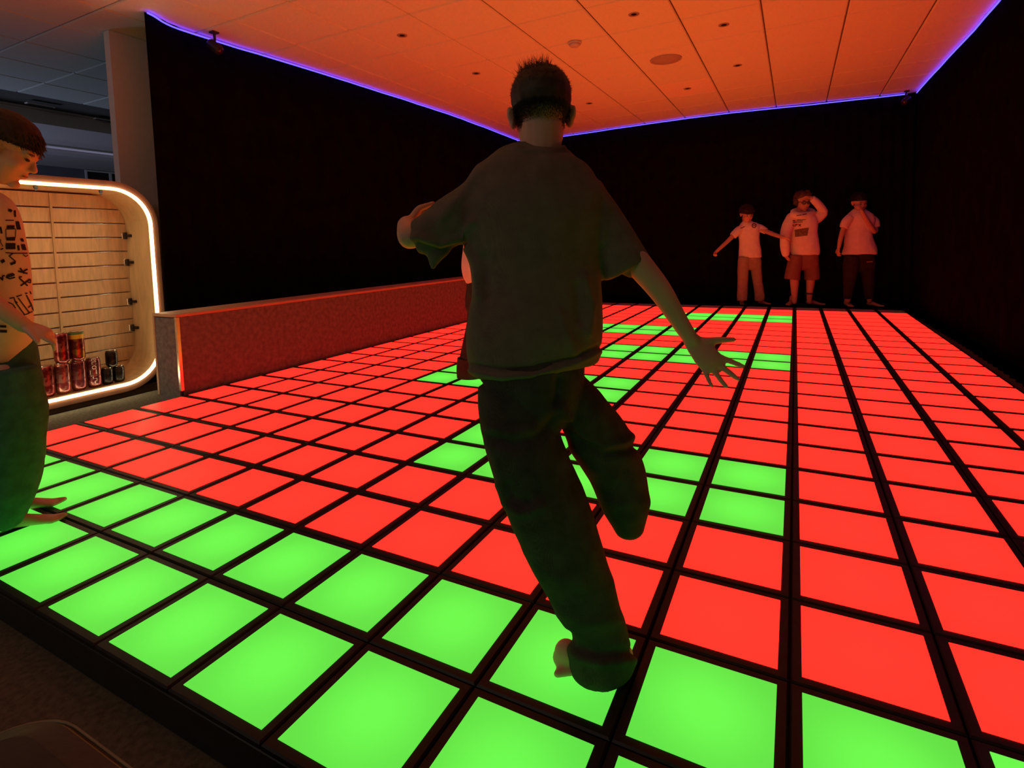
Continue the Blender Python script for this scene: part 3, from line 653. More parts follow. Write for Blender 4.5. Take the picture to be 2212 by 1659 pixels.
# ---------- the boy in mid-kick, seen from behind
def kicker():
    B = on(1296, 1452, 2, 0.0)
    sh = lambda x, y, o: vp(x, y, B, o)
    Ah = head_frame(NH, 0.10, 0.0); hc = sh(1169, 254, 0.42); hh = 0.645
    P = head_parts(hc, Ah, hh, sh(1166, 345, 0.36), 0.235)
    P.append(ptube(B, [(1163, 345, 52, 0.36), (1158, 400, 95, 0.34), (1155, 470, 108, 0.3), (1155, 600, 92, 0.25), (1150, 700, 86, 0.2), (1148, 790, 86, 0.2)], 0.55))
    # left arm: elbow out, forearm folded forward, fist
    P.append(ptube(B, [(1060, 410, 36, 0.36), (985, 455, 31, 0.34), (925, 497, 27, 0.30), (890, 512, 26, 0.30)]))
    e = sh(886, 512, 0.30); w = sh(880, 487, 0.62)
    P.append(tube([e, (e + w) / 2 - UP * 0.02, w], [0.092, 0.092, 0.082], 14))
    P += hand_parts(w, nrm(NH * 0.75 + UP * 0.30 + RH * 0.18), RH * 0.75 - UP * 0.5, 0.46, -1, (0.9, 0.95, 1.0, 1.0), 0.06, (0.7, 0.6))
    # right arm hanging out to the side, fingers spread
    P.append(ptube(B, [(1275, 440, 38, 0.34), (1330, 515, 34, 0.28), (1380, 572, 30, 0.22), (1426, 628, 26, 0.18), (1465, 690, 20, 0.15), (1494, 735, 17, 0.13)]))
    w = sh(1495, 737, 0.13); dd = sh(1545, 792, 0.08) - w
    P += hand_parts(w, dd, -NH * 0.9 + RH * 0.2, 0.44, -1, (0.16, 0.10, 0.10, 0.12), 0.27, (1.0, 0.25))
    # legs
    P.append(ptube(B, [(1120, 850, 52, 0.18), (1128, 960, 50, 0.14), (1180, 1100, 46, 0.1), (1235, 1230, 40, 0.06), (1280, 1345, 32, 0.02), (1294, 1415, 28, 0.0)]))
    P.append(ptube(B, [(1225, 850, 34, 0.2), (1290, 950, 40, 0.34), (1328, 1000, 36, 0.38), (1345, 1060, 32, 0.36), (1354, 1110, 26, 0.34)]))
    P += foot_parts(on(1360, 1432, 2, 0)[:2], -RH * 0.97 - NH * 0.10, 0.575); P.append(ellipsoid(on(1226, 1440, 2, 0) + UP * 0.10, np.array([0.10, 0.085, 0.105]))); P.append(ellipsoid(on(1216, 1436, 2, 0) + UP * 0.06, np.array([0.075, 0.08, 0.07])))
    q = sh(1354, 1108, 0.36); P += [tube([q, q - UP * 0.02 + NH * 0.1, q + UP * 0.02 + NH * 0.40, q + UP * 0.05 + NH * 0.52], [0.085, 0.09, 0.085, 0.05], 12, 4, 0.75)]
    body = skinned('person', P, M_SKIN2, B, voxel=0.0042, smooth=4)
    tag(body, 'boy in dark oversized t-shirt and jeans kicking one leg, seen from behind', 'person')
    # t-shirt
    S = [ptube(B, [(1164, 314, 50, 0.36), (1163, 324, 72, 0.36), (1161, 342, 96, 0.36), (1159, 370, 124, 0.35), (1155, 410, 146, 0.34), (1152, 460, 154, 0.32), (1152, 520, 148, 0.30), (1155, 580, 139, 0.27), (1159, 640, 141, 0.25), (1155, 700, 146, 0.23), (1150, 745, 144, 0.22), (1155, 793, 140, 0.22)], 0.60, 28, cap='flat'),
         ptube(B, [(1085, 428, 58, 0.36), (1035, 450, 60, 0.36), (990, 474, 58, 0.34), (950, 496, 50, 0.32), (918, 508, 42, 0.30), (897, 513, 36, 0.30)], 0.8, cap='flat'),
         ptube(B, [(960, 500, 44, 0.31), (944, 540, 26, 0.30), (937, 566, 11, 0.29), (935, 580, 5, 0.29)], 0.7),
         ptube(B, [(1236, 424, 55, 0.36), (1278, 462, 55, 0.33), (1311, 506, 56, 0.30), (1336, 547, 56, 0.27), (1355, 583, 57, 0.25)], 0.75, cap='flat'),
         ptube(B, [(1375, 575, 34, 0.24), (1388, 592, 20, 0.24), (1386, 602, 6, 0.24)], 0.8)]
    fs = folds(0.006, 9, 9, 4.5, 1.0)
    cr = [([(900, 512), (950, 527), (1000, 512), (1022, 480)], 10, 0.010), ([(905, 525), (950, 541), (1005, 527)], 7, -0.008), ([(1040, 370), (1000, 420), (955, 470)], 12, 0.007), ([(1010, 535), (1030, 570), (1038, 640)], 9, 0.008), ([(1048, 560), (1055, 640)], 12, -0.007),
          ([(1262, 600), (1278, 660), (1272, 720)], 9, 0.007), ([(1245, 620), (1252, 690)], 10, -0.006), ([(1018, 800), (1080, 812), (1150, 808), (1240, 785), (1290, 760)], 6, 0.006), ([(1018, 788), (1080, 799), (1150, 796), (1240, 772), (1290, 748)], 5, -0.006), ([(1290, 400), (1310, 450), (1300, 520)], 10, 0.006), ([(1210, 680), (1240, 760)], 12, 0.005),
          ([(1112, 322), (1140, 328), (1190, 328), (1216, 322)], 5, 0.006)]
    shirt = skinned('t_shirt', S, mat('dark_olive_jersey', (0.135, 0.115, 0.09), 0.95, 0.12, 30, bump=0.25, spec=0.05, kind='weave', bscale=300), B, body, 0.0045, 12, fs, cr)
    # trousers
    T = [ptube(B, [(1150, 770, 108, 0.2), (1150, 805, 112, 0.2), (1146, 845, 109, 0.2), (1130, 885, 92, 0.19)], 0.72, 26),
         ptube(B, [(1112, 830, 78, 0.2), (1116, 880, 82, 0.18), (1124, 940, 83, 0.15), (1141, 990, 82, 0.13), (1158, 1035, 82, 0.12), (1180, 1092, 86, 0.1), (1208, 1152, 84, 0.08), (1234, 1217, 78, 0.06), (1259, 1277, 70, 0.04), (1277, 1322, 64, 0.02), (1291, 1358, 59, 0.01), (1294, 1390, 66, 0.0), (1300, 1428, 70, 0.0), (1303, 1448, 66, 0.0)], 0.85, 26, cap='flat'),
         ptube(B, [(1218, 835, 46, 0.2), (1256, 888, 55, 0.26), (1296, 948, 64, 0.34), (1328, 1008, 60, 0.38), (1342, 1058, 56, 0.37), (1352, 1100, 48, 0.35), (1358, 1134, 34, 0.34)], 0.9, 24)]
    cr = [([(1212, 880), (1245, 932), (1300, 965), (1350, 955), (1376, 938)], 12.0, 0.0072), ([(1225, 915), (1255, 952), (1310, 982), (1360, 972), (1382, 955)], 10.5, -0.0090), ([(1238, 968), (1283, 1010), (1330, 1030)], 12.0, 0.0044), ([(1330, 1090), (1395, 1085)], 13.5, 0.0033),
          ([(1082, 1050), (1092, 1085), (1122, 1108), (1168, 1092)], 12.0, 0.0072), ([(1098, 1050), (1110, 1078), (1140, 1090)], 12.0, -0.0075), ([(1060, 945), (1110, 958), (1160, 945), (1192, 905)], 13.5, -0.0075), ([(1060, 925), (1110, 938), (1155, 925), (1185, 890)], 13.5, 0.0044),
          ([(1140, 1190), (1190, 1240), (1250, 1260)], 18.0, 0.0033), ([(1215, 1320), (1255, 1345), (1330, 1340)], 13.5, 0.0044), ([(1224, 1372), (1240, 1398), (1290, 1412), (1362, 1408)], 10.5, -0.0090), ([(1226, 1395), (1250, 1420), (1300, 1430), (1366, 1426)], 12.0, 0.0075), ([(1205, 820), (1203, 870)], 9.0, -0.0075)]
    tr = skinned('jeans', T, mat('dark_denim', (0.050, 0.046, 0.042), 0.9, 0.25, 25, bump=0.35, spec=0.06, kind='weave', bscale=260), B, body, 0.0045, 8, folds(0.006, 7, 7, 7, 4.0), cr)
    # hair: faded sides, longer on top with a tuft
    def mg(x, y, z): return -1 if (y > 0.30 or (abs(x) > 0.325 and z < 0.13)) else z - (0.03 + 0.12 * max(0, y))
    def df(l, n, rg):
        if l[2] < 0.22: return n, 0
        if l[2] > 0.36 and abs(l[0] + 0.07) < 0.15 and rg.random() < 0.45: return n * 0.25 + np.array([rg.uniform(-.7, .6), rg.uniform(-.4, .5), 1.0]), rg.uniform(0.05, 0.17)
        return n * 0.5 + np.array([rg.uniform(-.7, .7), rg.uniform(-.6, .6), 0.1]), rg.uniform(0.02, 0.05)
    hair(body, B, hc, Ah, hh, M_HAIRD, mg, 0.065, 4500, 1, df, 3, 0.0022, rough=0.12, stubble=42000, sdepth=0.17, ramp=0.38)
    face(hc, Ah, hh, B, body)
kicker()

# ---------- boy at the edge of the picture, in profile, pointing at the cans
def left_boy():
    B = on(22, 1146, 2, 0.0); FW = nrm(RH * 0.93 + NH * 0.38); SD = np.array([FW[1], -FW[0], 0])   # facing, and his right-hand side
    s = lambda x, y, o: vp(x, y, B, o)
    Ah = head_frame(FW, 0.50, 0.0); hc = s(8, 322, 0.0); hh = 0.76
    P = head_parts(hc, Ah, hh, s(-42, 440, 0.0), 0.18)
    P.append(ptube(B, [(-40, 450, 40, 0.0), (-30, 520, 72, 0.0), (-20, 640, 62, 0.0), (-6, 735, 44, 0.0)], 0.9))
    for sd, o in ((1, -0.16), (-1, 0.16)):
        P.append(ptube(B, [(10, 800, 34, o), (20, 930, 34, o), (22, 1060, 27, o), (12, 1115, 22, o)]))
        P += foot_parts(on(*((2, 1146) if sd > 0 else (10, 1108)), 2, 0)[:2], FW, 0.60)
    # near arm: shoulder, elbow behind, forearm forward to the cans
    P.append(ptube(B, [(-48, 480, 30, -0.38), (-62, 560, 27, -0.42), (-52, 622, 24, -0.44), (-15, 655, 23, -0.42), (25, 684, 20, -0.36), (55, 705, 18, -0.30)]))
    w = s(50, 700, -0.30); dd = s(104, 722, -0.24) - w
    P += hand_parts(w, dd, -UP * 0.9 - RH * 0.3 + NH * 0.2, 0.46, -1, (0.0, 0.35, 0.5, 0.55), 0.16, (0.5, 0.2))
    P.append(ptube(B, [(-40, 480, 30, 0.40), (-45, 570, 27, 0.45), (-30, 660, 24, 0.45), (-5, 740, 19, 0.40)]))
    P += hand_parts(s(-4, 742, 0.40), s(6, 790, 0.4) - s(-4, 742, 0.40), -NH, 0.44, 1)
    body = skinned('person', P, M_SKIN, B, voxel=0.0042, smooth=3)
    tag(body, 'boy in profile wearing a printed pale shirt, reaching towards the cans', 'person')
    S = [ptube(B, [(-38, 418, 40, 0.0), (-34, 440, 62, 0.0), (-26, 480, 74, 0.0), (-18, 540, 78, 0.0), (-10, 610, 80, 0.0), (-5, 680, 80, 0.0), (-6, 735, 82, 0.0), (-10, 758, 82, 0.0)], 1.25, 26, cap='flat'),
         ptube(B, [(-42, 460, 44, -0.34), (-58, 520, 44, -0.42), (-66, 570, 44, -0.46), (-66, 600, 44, -0.47)], 0.9, cap='flat'), ptube(B, [(-38, 460, 44, 0.34), (-44, 530, 44, 0.44), (-46, 590, 44, 0.47)], 0.9, cap='flat')]
    shirt = skinned('t_shirt', S, mat('pale_cotton', (0.62, 0.55, 0.46), 0.9, 0.06, 20, bump=0.15, spec=0.08, bscale=400), B, body, 0.005, 8, folds(0.007, 7, 7, 3.5, 2.0))
    T = [ptube(B, [(8, 740, 66, 0.0), (14, 780, 72, 0.0), (18, 830, 76, 0.0)], 1.05, 26)]
    for o in (-0.20, 0.20):
        T.append(ptube(B, [(16, 800, 66, o), (24, 870, 78, o), (26, 940, 78, o), (20, 1010, 74, o), (10, 1060, 70, o), (-2, 1105, 62, o), (-8, 1128, 58, o)], 0.75, 24, cap='flat'))
    skinned('jeans', T, mat('mid_denim', (0.05, 0.14, 0.11), 0.9, 0.25, 25, bump=0.35, spec=0.08, kind='weave', bscale=260), B, body, 0.005, 7, folds(0.010, 7, 7, 5, 8.0))
    z3 = lambda *q: [(a / 7.54, 400 + c / 7.54) for a, c in q]; z4 = lambda *q: [(a / 7.54, 580 + c / 7.54) for a, c in q]
    K = 1.3 / 7.54
    strokes = [(z3((130, 408), (160, 412), (186, 430)), 34 * K), (z3((235, 410), (240, 520)), 22 * K), (z3((85, 575), (220, 575)), 12 * K), (z3((90, 720), (250, 715), (245, 850), (95, 860), (90, 720)), 9 * K), (z3((290, 980), (300, 1065)), 25 * K),
               (z3((85, 1100), (210, 1110), (440, 1110)), 12 * K), (z3((210, 1110), (145, 1155), (245, 1240), (240, 1265)), 14 * K), (z3((165, 1288), (245, 1258)), 32 * K), (z3((370, 1130), (410, 1165), (445, 1140)), 10 * K), (z3((15, 1255), (70, 1222)), 40 * K),
               (z3((2, 680), (25, 790)), 24 * K), (z3((4, 880), (10, 940), (45, 1000)), 10 * K), (z3((5, 1050), (50, 1030)), 16 * K),
               (z3((0, 1500), (40, 1550), (40, 1480), (75, 1475)), 20 * K), (z3((100, 1500), (230, 1462), (200, 1440), (120, 1470), (100, 1500), (150, 1525), (240, 1500)), 18 * K), (z3((290, 1400), (440, 1440)), 20 * K), (z3((320, 1350), (385, 1440)), 20 * K), (z3((360, 1410), (440, 1368)), 20 * K),
               (z3((310, 1515), (380, 1580), (440, 1640)), 18 * K), (z3((330, 1640), (420, 1575), (480, 1530)), 18 * K), (z3((440, 1580), (490, 1592), (488, 1530)), 14 * K), (z3((300, 1500), (350, 1490)), 16 * K)]
    for q in (((150, 490), (220, 470), (240, 530), (280, 560)), ((130, 550), (200, 580), (250, 650)), ((240, 540), (390, 750)), ((260, 460), (350, 430)), ((290, 480), (470, 720)), ((400, 410), (440, 400)), ((420, 430), (500, 590)), ((440, 470), (500, 580), (560, 760)), ((480, 370), (500, 420)), ((370, 760), (440, 740), (520, 700)), ((450, 640), (500, 600)), ((540, 580), (600, 790))):
        strokes.append((z4(*q), 13 * K))
    strokes += [(z4((0, 940), (100, 945)), 30 * K), (z4((0, 1020), (112, 1022)), 34 * K)]
    quads = [z3((110, 655), (230, 655), (230, 710), (105, 710)), z3((248, 590), (300, 590), (335, 725), (268, 725)), z3((95, 862), (245, 852), (235, 905), (100, 905)), z3((320, 870), (365, 865), (385, 920), (340, 920)), z3((90, 945), (245, 945), (245, 1045), (90, 1045)), z3((335, 965), (395, 960), (425, 1060), (355, 1055))]
    print_on('shirt_print', shirt, B, strokes, quads, M_PRINT, body)
    def mg(x, y, z): return z - (0.12 - 0.10 * (y < -0.1) * min(1, (-0.1 - y) * 4) + 0.10 * max(0, y))
    def df(l, n, rg):
        if l[1] > 0.20 and l[2] > 0.12: return n * 0.25 + np.array([rg.uniform(-.15, .15), 0.55, -0.75]), rg.uniform(0.08, 0.15)
        return n * 0.12 + np.array([rg.uniform(-.1, .1), 0.55, -0.55]), rg.uniform(0.04, 0.09)
    hair(body, B, hc, Ah, hh, M_HAIRD, mg, 0.055, 1800, 1, df, 5, 0.008, rough=0.1, stubble=2500, ramp=0.3)
    face(hc, Ah, hh, B, body)
left_boy()

# ---------- three boys at the far end
def boy_jersey():
    B = on(1617, 658.5, 2, 0.0); s = lambda x, y, o: vp(x, y, B, o)
    Ah = head_frame(-NH, 0.30); hc = s(1613.5, 463, -0.10); hh = 0.78
    P = head_parts(hc, Ah, hh, s(1616, 486, 0.0), 0.19)
    P.append(ptube(B, [(1616, 484, 12, 0.0), (1616, 500, 19, 0.0), (1619, 530, 16, 0.0), (1620, 558, 14, 0.0)], 0.5))
    P.append(ptube(B, [(1603, 495, 4.5, 0.0), (1587, 506, 5, -0.05), (1574, 519, 4.6, -0.1), (1560, 532, 4, -0.2), (1548, 543, 3.4, -0.3)]))
    w = s(1548, 543, -0.3); P += hand_parts(w, s(1542, 552, -0.34) - w, -NH + RH, 0.44, 1, (1.1, 1.15, 1.2, 1.2), 0.06, (0.6, 0.9))
    P.append(ptube(B, [(1632, 492, 4.5, 0.0), (1650, 498, 5, -0.25), (1668, 505, 4.8, -0.70), (1682, 510, 4.3, -1.15), (1693, 513, 3.8, -1.45)]))
    w = s(1693, 513, -1.45); P += hand_parts(w, s(1708, 517, -1.62) - w, -UP * 0.8 - NH * 0.4, 0.46, 1, (0.25, 0.3, 0.35, 0.45), 0.1)
    P.append(ptube(B, [(1607, 572, 7, 0.0), (1604, 605, 7, 0.0), (1603, 648, 5, 0.0)])); P.append(ptube(B, [(1631, 572, 7, 0.0), (1635, 605, 7, 0.0), (1641, 648, 5, 0.0)]))
    for x, d in ((1604, -NH - RH * 0.35), (1642, -NH + RH * 0.35)): P += foot_parts((on(x, 656, 2, 0) + NH * 0.12)[:2], d, 0.66)
    body = skinned('person', P, M_SKIN2, B, voxel=0.0045, smooth=3)
    tag(body, 'shortest of the three boys by the far curtain, in a badge jersey, arms stretched out', 'person')
    S = [ptube(B, [(1615, 477, 9, 0.0), (1615, 482, 17, 0.0), (1616, 489, 23, 0.0), (1617, 496, 24, 0.0), (1618, 510, 22.5, 0.0), (1619, 530, 23, 0.0), (1620, 548, 24.5, 0.0), (1620, 556, 25, 0.0)], 0.62, 24, cap='flat'),
         ptube(B, [(1605, 492, 8, 0.0), (1594, 499, 8.2, -0.02), (1583, 510, 7.5, -0.05)], 0.9, cap='flat'), ptube(B, [(1630, 489, 8, 0.0), (1644, 494, 8, -0.10), (1655, 500, 7, -0.30)], 0.9, cap='flat')]
    sh = skinned('jersey', S, mat('white_jersey', (0.72, 0.66, 0.62), 0.8, 0.05, 20), B, body, 0.006, 6, folds(0.008, 7, 7, 4, 3.0))
    T = [ptube(B, [(1619, 550, 23, 0.0, 0.6), (1619, 562, 24.5, 0.0, 0.5), (1619, 576, 24, 0.0, 0.36)], 0.62, 24),
         ptube(B, [(1608, 556, 12.5, 0.0, 1.05), (1606, 572, 12, 0.0, 1.05), (1604.5, 600, 11, 0.0), (1603.5, 630, 10.5, 0.0), (1603.5, 649, 10.5, 0.0)], 0.85, cap='flat'), ptube(B, [(1630, 556, 12.5, 0.0, 1.05), (1632, 572, 12, 0.0, 1.05), (1635, 600, 11, 0.0), (1640, 630, 10.5, 0.0), (1641, 649, 10, 0.0)], 0.85, cap='flat')]
    skinned('trousers', T, mat('grey_joggers', (0.30, 0.24, 0.20), 0.9, 0.12, 18, bump=0.2), B, body, 0.006, 6, folds(0.012, 6, 6, 4, 6.0))
    k = 11.85; zz = lambda *q: [(1520 + a / k, 420 + c / k) for a, c in q]
    ring = [(1290 + 50 * math.cos(t), 800 + 50 * math.sin(t)) for t in np.linspace(0, 2 * PI, 14)]
    print_on('chest_badge', sh, B, [(zz(*ring), 2.2), (zz((1262, 800), (1318, 800)), 1.6)], [], mat('badge_dark', (0.12, 0.05, 0.05), 0.8, 0.1, 20), body)
    print_on('chest_mark', sh, B, [(zz((940, 868), (990, 852), (1055, 822)), 1.8)], [], mat('badge_dark', (0.12, 0.05, 0.05)), body)
    mg = lambda x, y, z: z - (0.06 + 0.12 * max(0, y) - 0.3 * max(0, -y - 0.1))
    df = lambda l, n, rg: (n * 0.7 + np.array([rg.uniform(-.8, .8), rg.uniform(-.2, .7), -0.5 if l[1] > 0.2 else 0.3]), rg.uniform(0.05, 0.15))
    hair(body, B, hc, Ah, hh, M_HAIRD, mg, 0.035, 1100, 1, df, 11, 0.011, rough=0.8, ramp=0.2)
    face(hc, Ah, hh, B, body)
boy_jersey()

def boy_hoodie():
    B = on(1731, 661, 2, 0.0); s = lambda x, y, o: vp(x, y, B, o)
    Ah = head_frame(-NH, 0.18); hc = s(1734, 436, -0.06); hh = 0.84
    P = head_parts(hc, Ah, hh, s(1734, 466, 0.0), 0.2)
    P.append(ptube(B, [(1734, 464, 14, 0.0), (1734, 484, 24, 0.0), (1735, 520, 21, 0.0), (1735, 550, 18, 0.0)], 0.5))
    P.append(ptube(B, [(1709, 471, 8, 0.0), (1699, 500, 6, 0.0), (1695, 525, 5, 0.0), (1698, 546, 4, -0.05)]))
    w = s(1698, 546, -0.05); P += hand_parts(w, s(1700, 558, -0.1) - w, RH, 0.46, -1, (0.35, 0.4, 0.45, 0.5), 0.06)
    P.append(ptube(B, [(1757, 471, 8, 0.0), (1771, 466, 7, -0.15), (1779, 459, 6, -0.25), (1766, 440, 5, -0.38), (1752, 427, 4.2, -0.44)]))
    w = s(1752, 427, -0.44); P += hand_parts(w, s(1741, 422, -0.50) - w, NH * 0.9 - UP * 0.3, 0.48, -1, (0.25, 0.25, 0.25, 0.3), 0.08)
    for x0, x1, x2 in ((1716, 1716, 1716), (1751, 1749, 1748)):
        P.append(ptube(B, [(x0, 560, 12, 0.0), (x0, 605, 10, 0.0), (x1, 630, 7.6, 0.0), (x2, 652, 5.6, 0.0)]))
    for x, d in ((1715, -NH - RH * 0.9), (1747, -NH + RH * 0.7)): P += foot_parts((on(x, 657.5, 2, 0) + NH * 0.15)[:2], d, 0.78)
    body = skinned('person', P, M_SKIN2, B, voxel=0.0045, smooth=3)
    tag(body, 'tallest boy by the far curtain, in pale printed hoodie and shorts, hand on forehead', 'person')
    S = [ptube(B, [(1734, 458, 14, 0.0), (1734, 466, 27, 0.0), (1734, 480, 33, 0.0), (1735, 500, 32, 0.0), (1736, 525, 32.5, 0.0), (1737, 542, 33.5, 0.0), (1737, 550, 33, 0.0)], 0.64, 24, cap='flat'),
         ptube(B, [(1711, 470, 12, 0.0), (1701, 490, 12.5, -0.02), (1696, 515, 11, -0.04), (1696, 536, 10, -0.05), (1697, 549, 7.5, -0.05)], 0.9), ptube(B, [(1750, 474, 14, 0.0), (1764, 470, 13, -0.12), (1775, 462, 11, -0.22), (1780, 456, 8, -0.28)], 0.9),
         ptube(B, [(1779, 456, 9, -0.26), (1766, 440, 8.5, -0.38), (1754, 429, 7, -0.43)], 0.95, cap='flat'), ptube(B, [(1713, 462, 6, -0.2), (1726, 466, 7, -0.34), (1744, 466, 7, -0.34), (1756, 461, 6, -0.2)], 0.9), ptube(B, [(1715, 458, 7, 0.2), (1734, 456, 9, 0.36), (1754, 458, 7, 0.2)])]
    sh = skinned('hoodie', S, mat('cream_fleece', (0.72, 0.64, 0.57), 0.9, 0.06, 20, bump=0.15), B, body, 0.006, 6, folds(0.011, 6, 6, 3.5, 5.0))
    T = [ptube(B, [(1735, 545, 31, 0.0, 0.6), (1735, 560, 33, 0.0, 0.5), (1735, 574, 32, 0.0, 0.36)], 0.64, 24), ptube(B, [(1719, 552, 16, 0.0, 1.05), (1717, 567, 16, 0.0, 1.05), (1713, 588, 16, 0.0), (1711, 603, 16.5, 0.0)], 0.95, cap='flat'), ptube(B, [(1750, 552, 16, 0.0, 1.05), (1751, 567, 16.5, 0.0, 1.05), (1754, 588, 17, 0.0), (1755, 603, 17.5, 0.0)], 0.95, cap='flat')]
    skinned('shorts', T, mat('dark_shorts', (0.20, 0.10, 0.08), 0.9, 0.12, 18), B, body, 0.006, 6, folds(0.010, 6, 6, 4, 2.0))
    k = 9.757; zz = lambda *q: [(1660 + a / k, 390 + c / k) for a, c in q]
    M_INK = mat('hoodie_ink', (0.10, 0.07, 0.05), 0.85, 0.2, 30)
    print_on('chest_text', sh, B, [(zz((590, 742), (700, 722)), 1.6), (zz((715, 722), (805, 702)), 2.0), (zz((600, 832), (790, 818)), 1.2), (zz((510, 845), (560, 850)), 2.4), (zz((590, 850), (730, 842)), 1.0), (zz((510, 882), (720, 872)), 1.6), (zz((510, 935), (540, 965)), 1.6),
             (zz((560, 970), (575, 920), (620, 918)), 1.8), (zz((570, 945), (610, 942)), 1.4), (zz((630, 915), (685, 965)), 1.8), (zz((685, 912), (635, 965)), 1.8)], [], M_INK, body)
    print_on('chest_picture', sh, B, [], [zz((552, 1035), (850, 990), (822, 1160), (562, 1190))], mat('hoodie_picture', (0.16, 0.12, 0.08), 0.85, 0.6, 90), body, 0.01)
    mg = lambda x, y, z: (z - (0.14 + 0.45 * max(0, y))) if y > 0.05 else z + 0.22
    df = lambda l, n, rg: (n + np.array([rg.uniform(-.5, .5), rg.uniform(-.4, .4), 0.4 if l[2] > 0.3 else -0.5]), rg.uniform(0.04, 0.13))
    hair(body, B, hc, Ah, hh, M_HAIRB, mg, 0.05, 900, 1, df, 12, 0.010, rough=0.7)
    face(hc, Ah, hh, B, body)
    L = lambda x, y, z: hc + Ah @ (np.array([x, y, z]) * hh); gp = []
    for sg in (-1, 1):
        rim = [L(0.14 * sg + 0.10 * math.cos(t), 0.40, -0.0 + 0.075 * math.sin(t)) for t in np.linspace(0, 2 * PI, 17)]; gp.append(tube(rim, [0.018 * hh] * 17, 6, 1)); gp.append(tube([L(0.24 * sg, 0.40, 0.02), L(0.36 * sg, 0.0, 0.02)], [0.014 * hh] * 2, 6, 1))
    gp.append(tube([L(-0.04, 0.41, 0.02), L(0.04, 0.41, 0.02)], [0.016 * hh] * 2, 6, 1))
    obj('glasses', gp, M_BLACKP, body, origin=B, loc=(0, 0, 0), smooth=True)
    q = s(1747, 634, 0.0); obj('ankle_band', [rings(*(lambda: ([q - UP * 0.03, q + UP * 0.03], [RH] * 2, [NH] * 2, [0.165] * 2, [0.165] * 2))(), 18, 'flat')], M_BLACKP, body, origin=B, loc=(0, 0, 0), smooth=False)
boy_hoodie()

def boy_tee():
    B = on(1853, 661.5, 2, 0.0); s = lambda x, y, o: vp(x, y, B, o)
    Ah = head_frame(-NH - RH * 0.1, 0.22, -0.05); hc = s(1857, 438, -0.06); hh = 0.80
    P = head_parts(hc, Ah, hh, s(1858, 462, 0.0), 0.2)
    P.append(ptube(B, [(1857, 460, 14, 0.0), (1857, 480, 25, 0.0), (1856, 515, 23, 0.0), (1856, 550, 19, 0.0)], 0.5))
    P.append(ptube(B, [(1838, 475, 5.5, 0.0), (1824, 490, 6, 0.0), (1816, 515, 5.4, -0.05), (1812, 534, 4.2, -0.08)]))
    w = s(1812, 534, -0.08); P += hand_parts(w, s(1810, 546, -0.12) - w, RH, 0.48, -1, (0.3, 0.4, 0.45, 0.5), 0.06)
    P.append(ptube(B, [(1877, 475, 5.5, 0.0), (1890, 486, 6.2, -0.14), (1888, 500, 6.4, -0.28), (1874, 478, 5.6, -0.45), (1861, 455, 4.4, -0.52)]))
    w = s(1861, 455, -0.52); P += hand_parts(w, s(1852, 442, -0.50) - w, NH, 0.46, 1, (0.5, 0.55, 0.6, 0.6), 0.06)
    for x in (1832, 1878): P.append(ptube(B, [(x + (8 if x < 1850 else -8), 572, 9, 0.0), (x + (3 if x < 1850 else -2), 605, 9, 0.0), (x, 650, 5.4, 0.0)]))
    for x, d in ((1830, -NH - RH * 0.25), (1878, -NH + RH * 0.25)): P += foot_parts((on(x, 660, 2, 0) + NH * 0.12)[:2], d, 0.74)
    body = skinned('person', P, M_SKIN2, B, voxel=0.0045, smooth=3)
    tag(body, 'boy by the far curtain in loose pale t-shirt and black trousers, hand at mouth', 'person')
    S = [ptube(B, [(1857, 452, 13, 0.0), (1857, 458, 22, 0.0), (1857, 465, 30, 0.0), (1857, 476, 33, 0.0), (1855, 495, 29, 0.0), (1855, 515, 31, 0.0), (1857, 535, 36, 0.0), (1857, 549, 38.5, 0.0)], 0.62, 24, cap='flat'),
         ptube(B, [(1837, 470, 9.5, 0.0), (1828, 480, 9.5, 0.0), (1822, 492, 8.5, 0.0)], 0.95, cap='flat'), ptube(B, [(1878, 470, 10, 0.0), (1888, 479, 10.5, -0.08), (1892, 491, 9.5, -0.15)], 0.95, cap='flat')]
    skinned('t_shirt', S, mat('peach_tee', (0.68, 0.58, 0.52), 0.85, 0.06, 20), B, body, 0.006, 6, folds(0.012, 6, 6, 3.5, 7.0))
    T = [ptube(B, [(1856, 544, 33, 0.0, 0.6), (1856, 560, 35, 0.0, 0.5), (1856, 577, 34, 0.0, 0.36)], 0.62, 24), ptube(B, [(1841, 553, 17, 0.0, 1.05), (1839, 572, 18, 0.0, 1.0), (1835, 605, 14, 0.0), (1831, 645, 10, 0.0)], 0.9, cap='flat'), ptube(B, [(1872, 553, 17, 0.0, 1.05), (1873, 572, 18, 0.0, 1.0), (1876, 605, 14, 0.0), (1878, 645, 10, 0.0)], 0.9, cap='flat')]
    tr = skinned('trousers', T, mat('black_trousers', (0.022, 0.018, 0.018), 0.9, 0.2, 18), B, body, 0.006, 6, folds(0.010, 6, 6, 4, 9.0))
    print_on('thigh_mark', tr, B, [([(1872, 566), (1885, 565)], 1.6)], [], mat('grey_logo', (0.35, 0.3, 0.3), 0.8, 0.1, 20), body)
    mg = lambda x, y, z: z - (0.12 + 0.16 * max(0, y) - 0.4 * max(0, -y - 0.05))
    df = lambda l, n, rg: (n * 0.8 + np.array([rg.uniform(-.7, .7), rg.uniform(-.4, .6), 0.1]), rg.uniform(0.03, 0.11))
    hair(body, B, hc, Ah, hh, mat('black_hair', (0.012, 0.009, 0.008), 0.6, 0.3, 60), mg, 0.03, 900, 1, df, 13, 0.010, rough=0.7, ramp=0.2)
    face(hc, Ah, hh, B, body)
boy_tee()

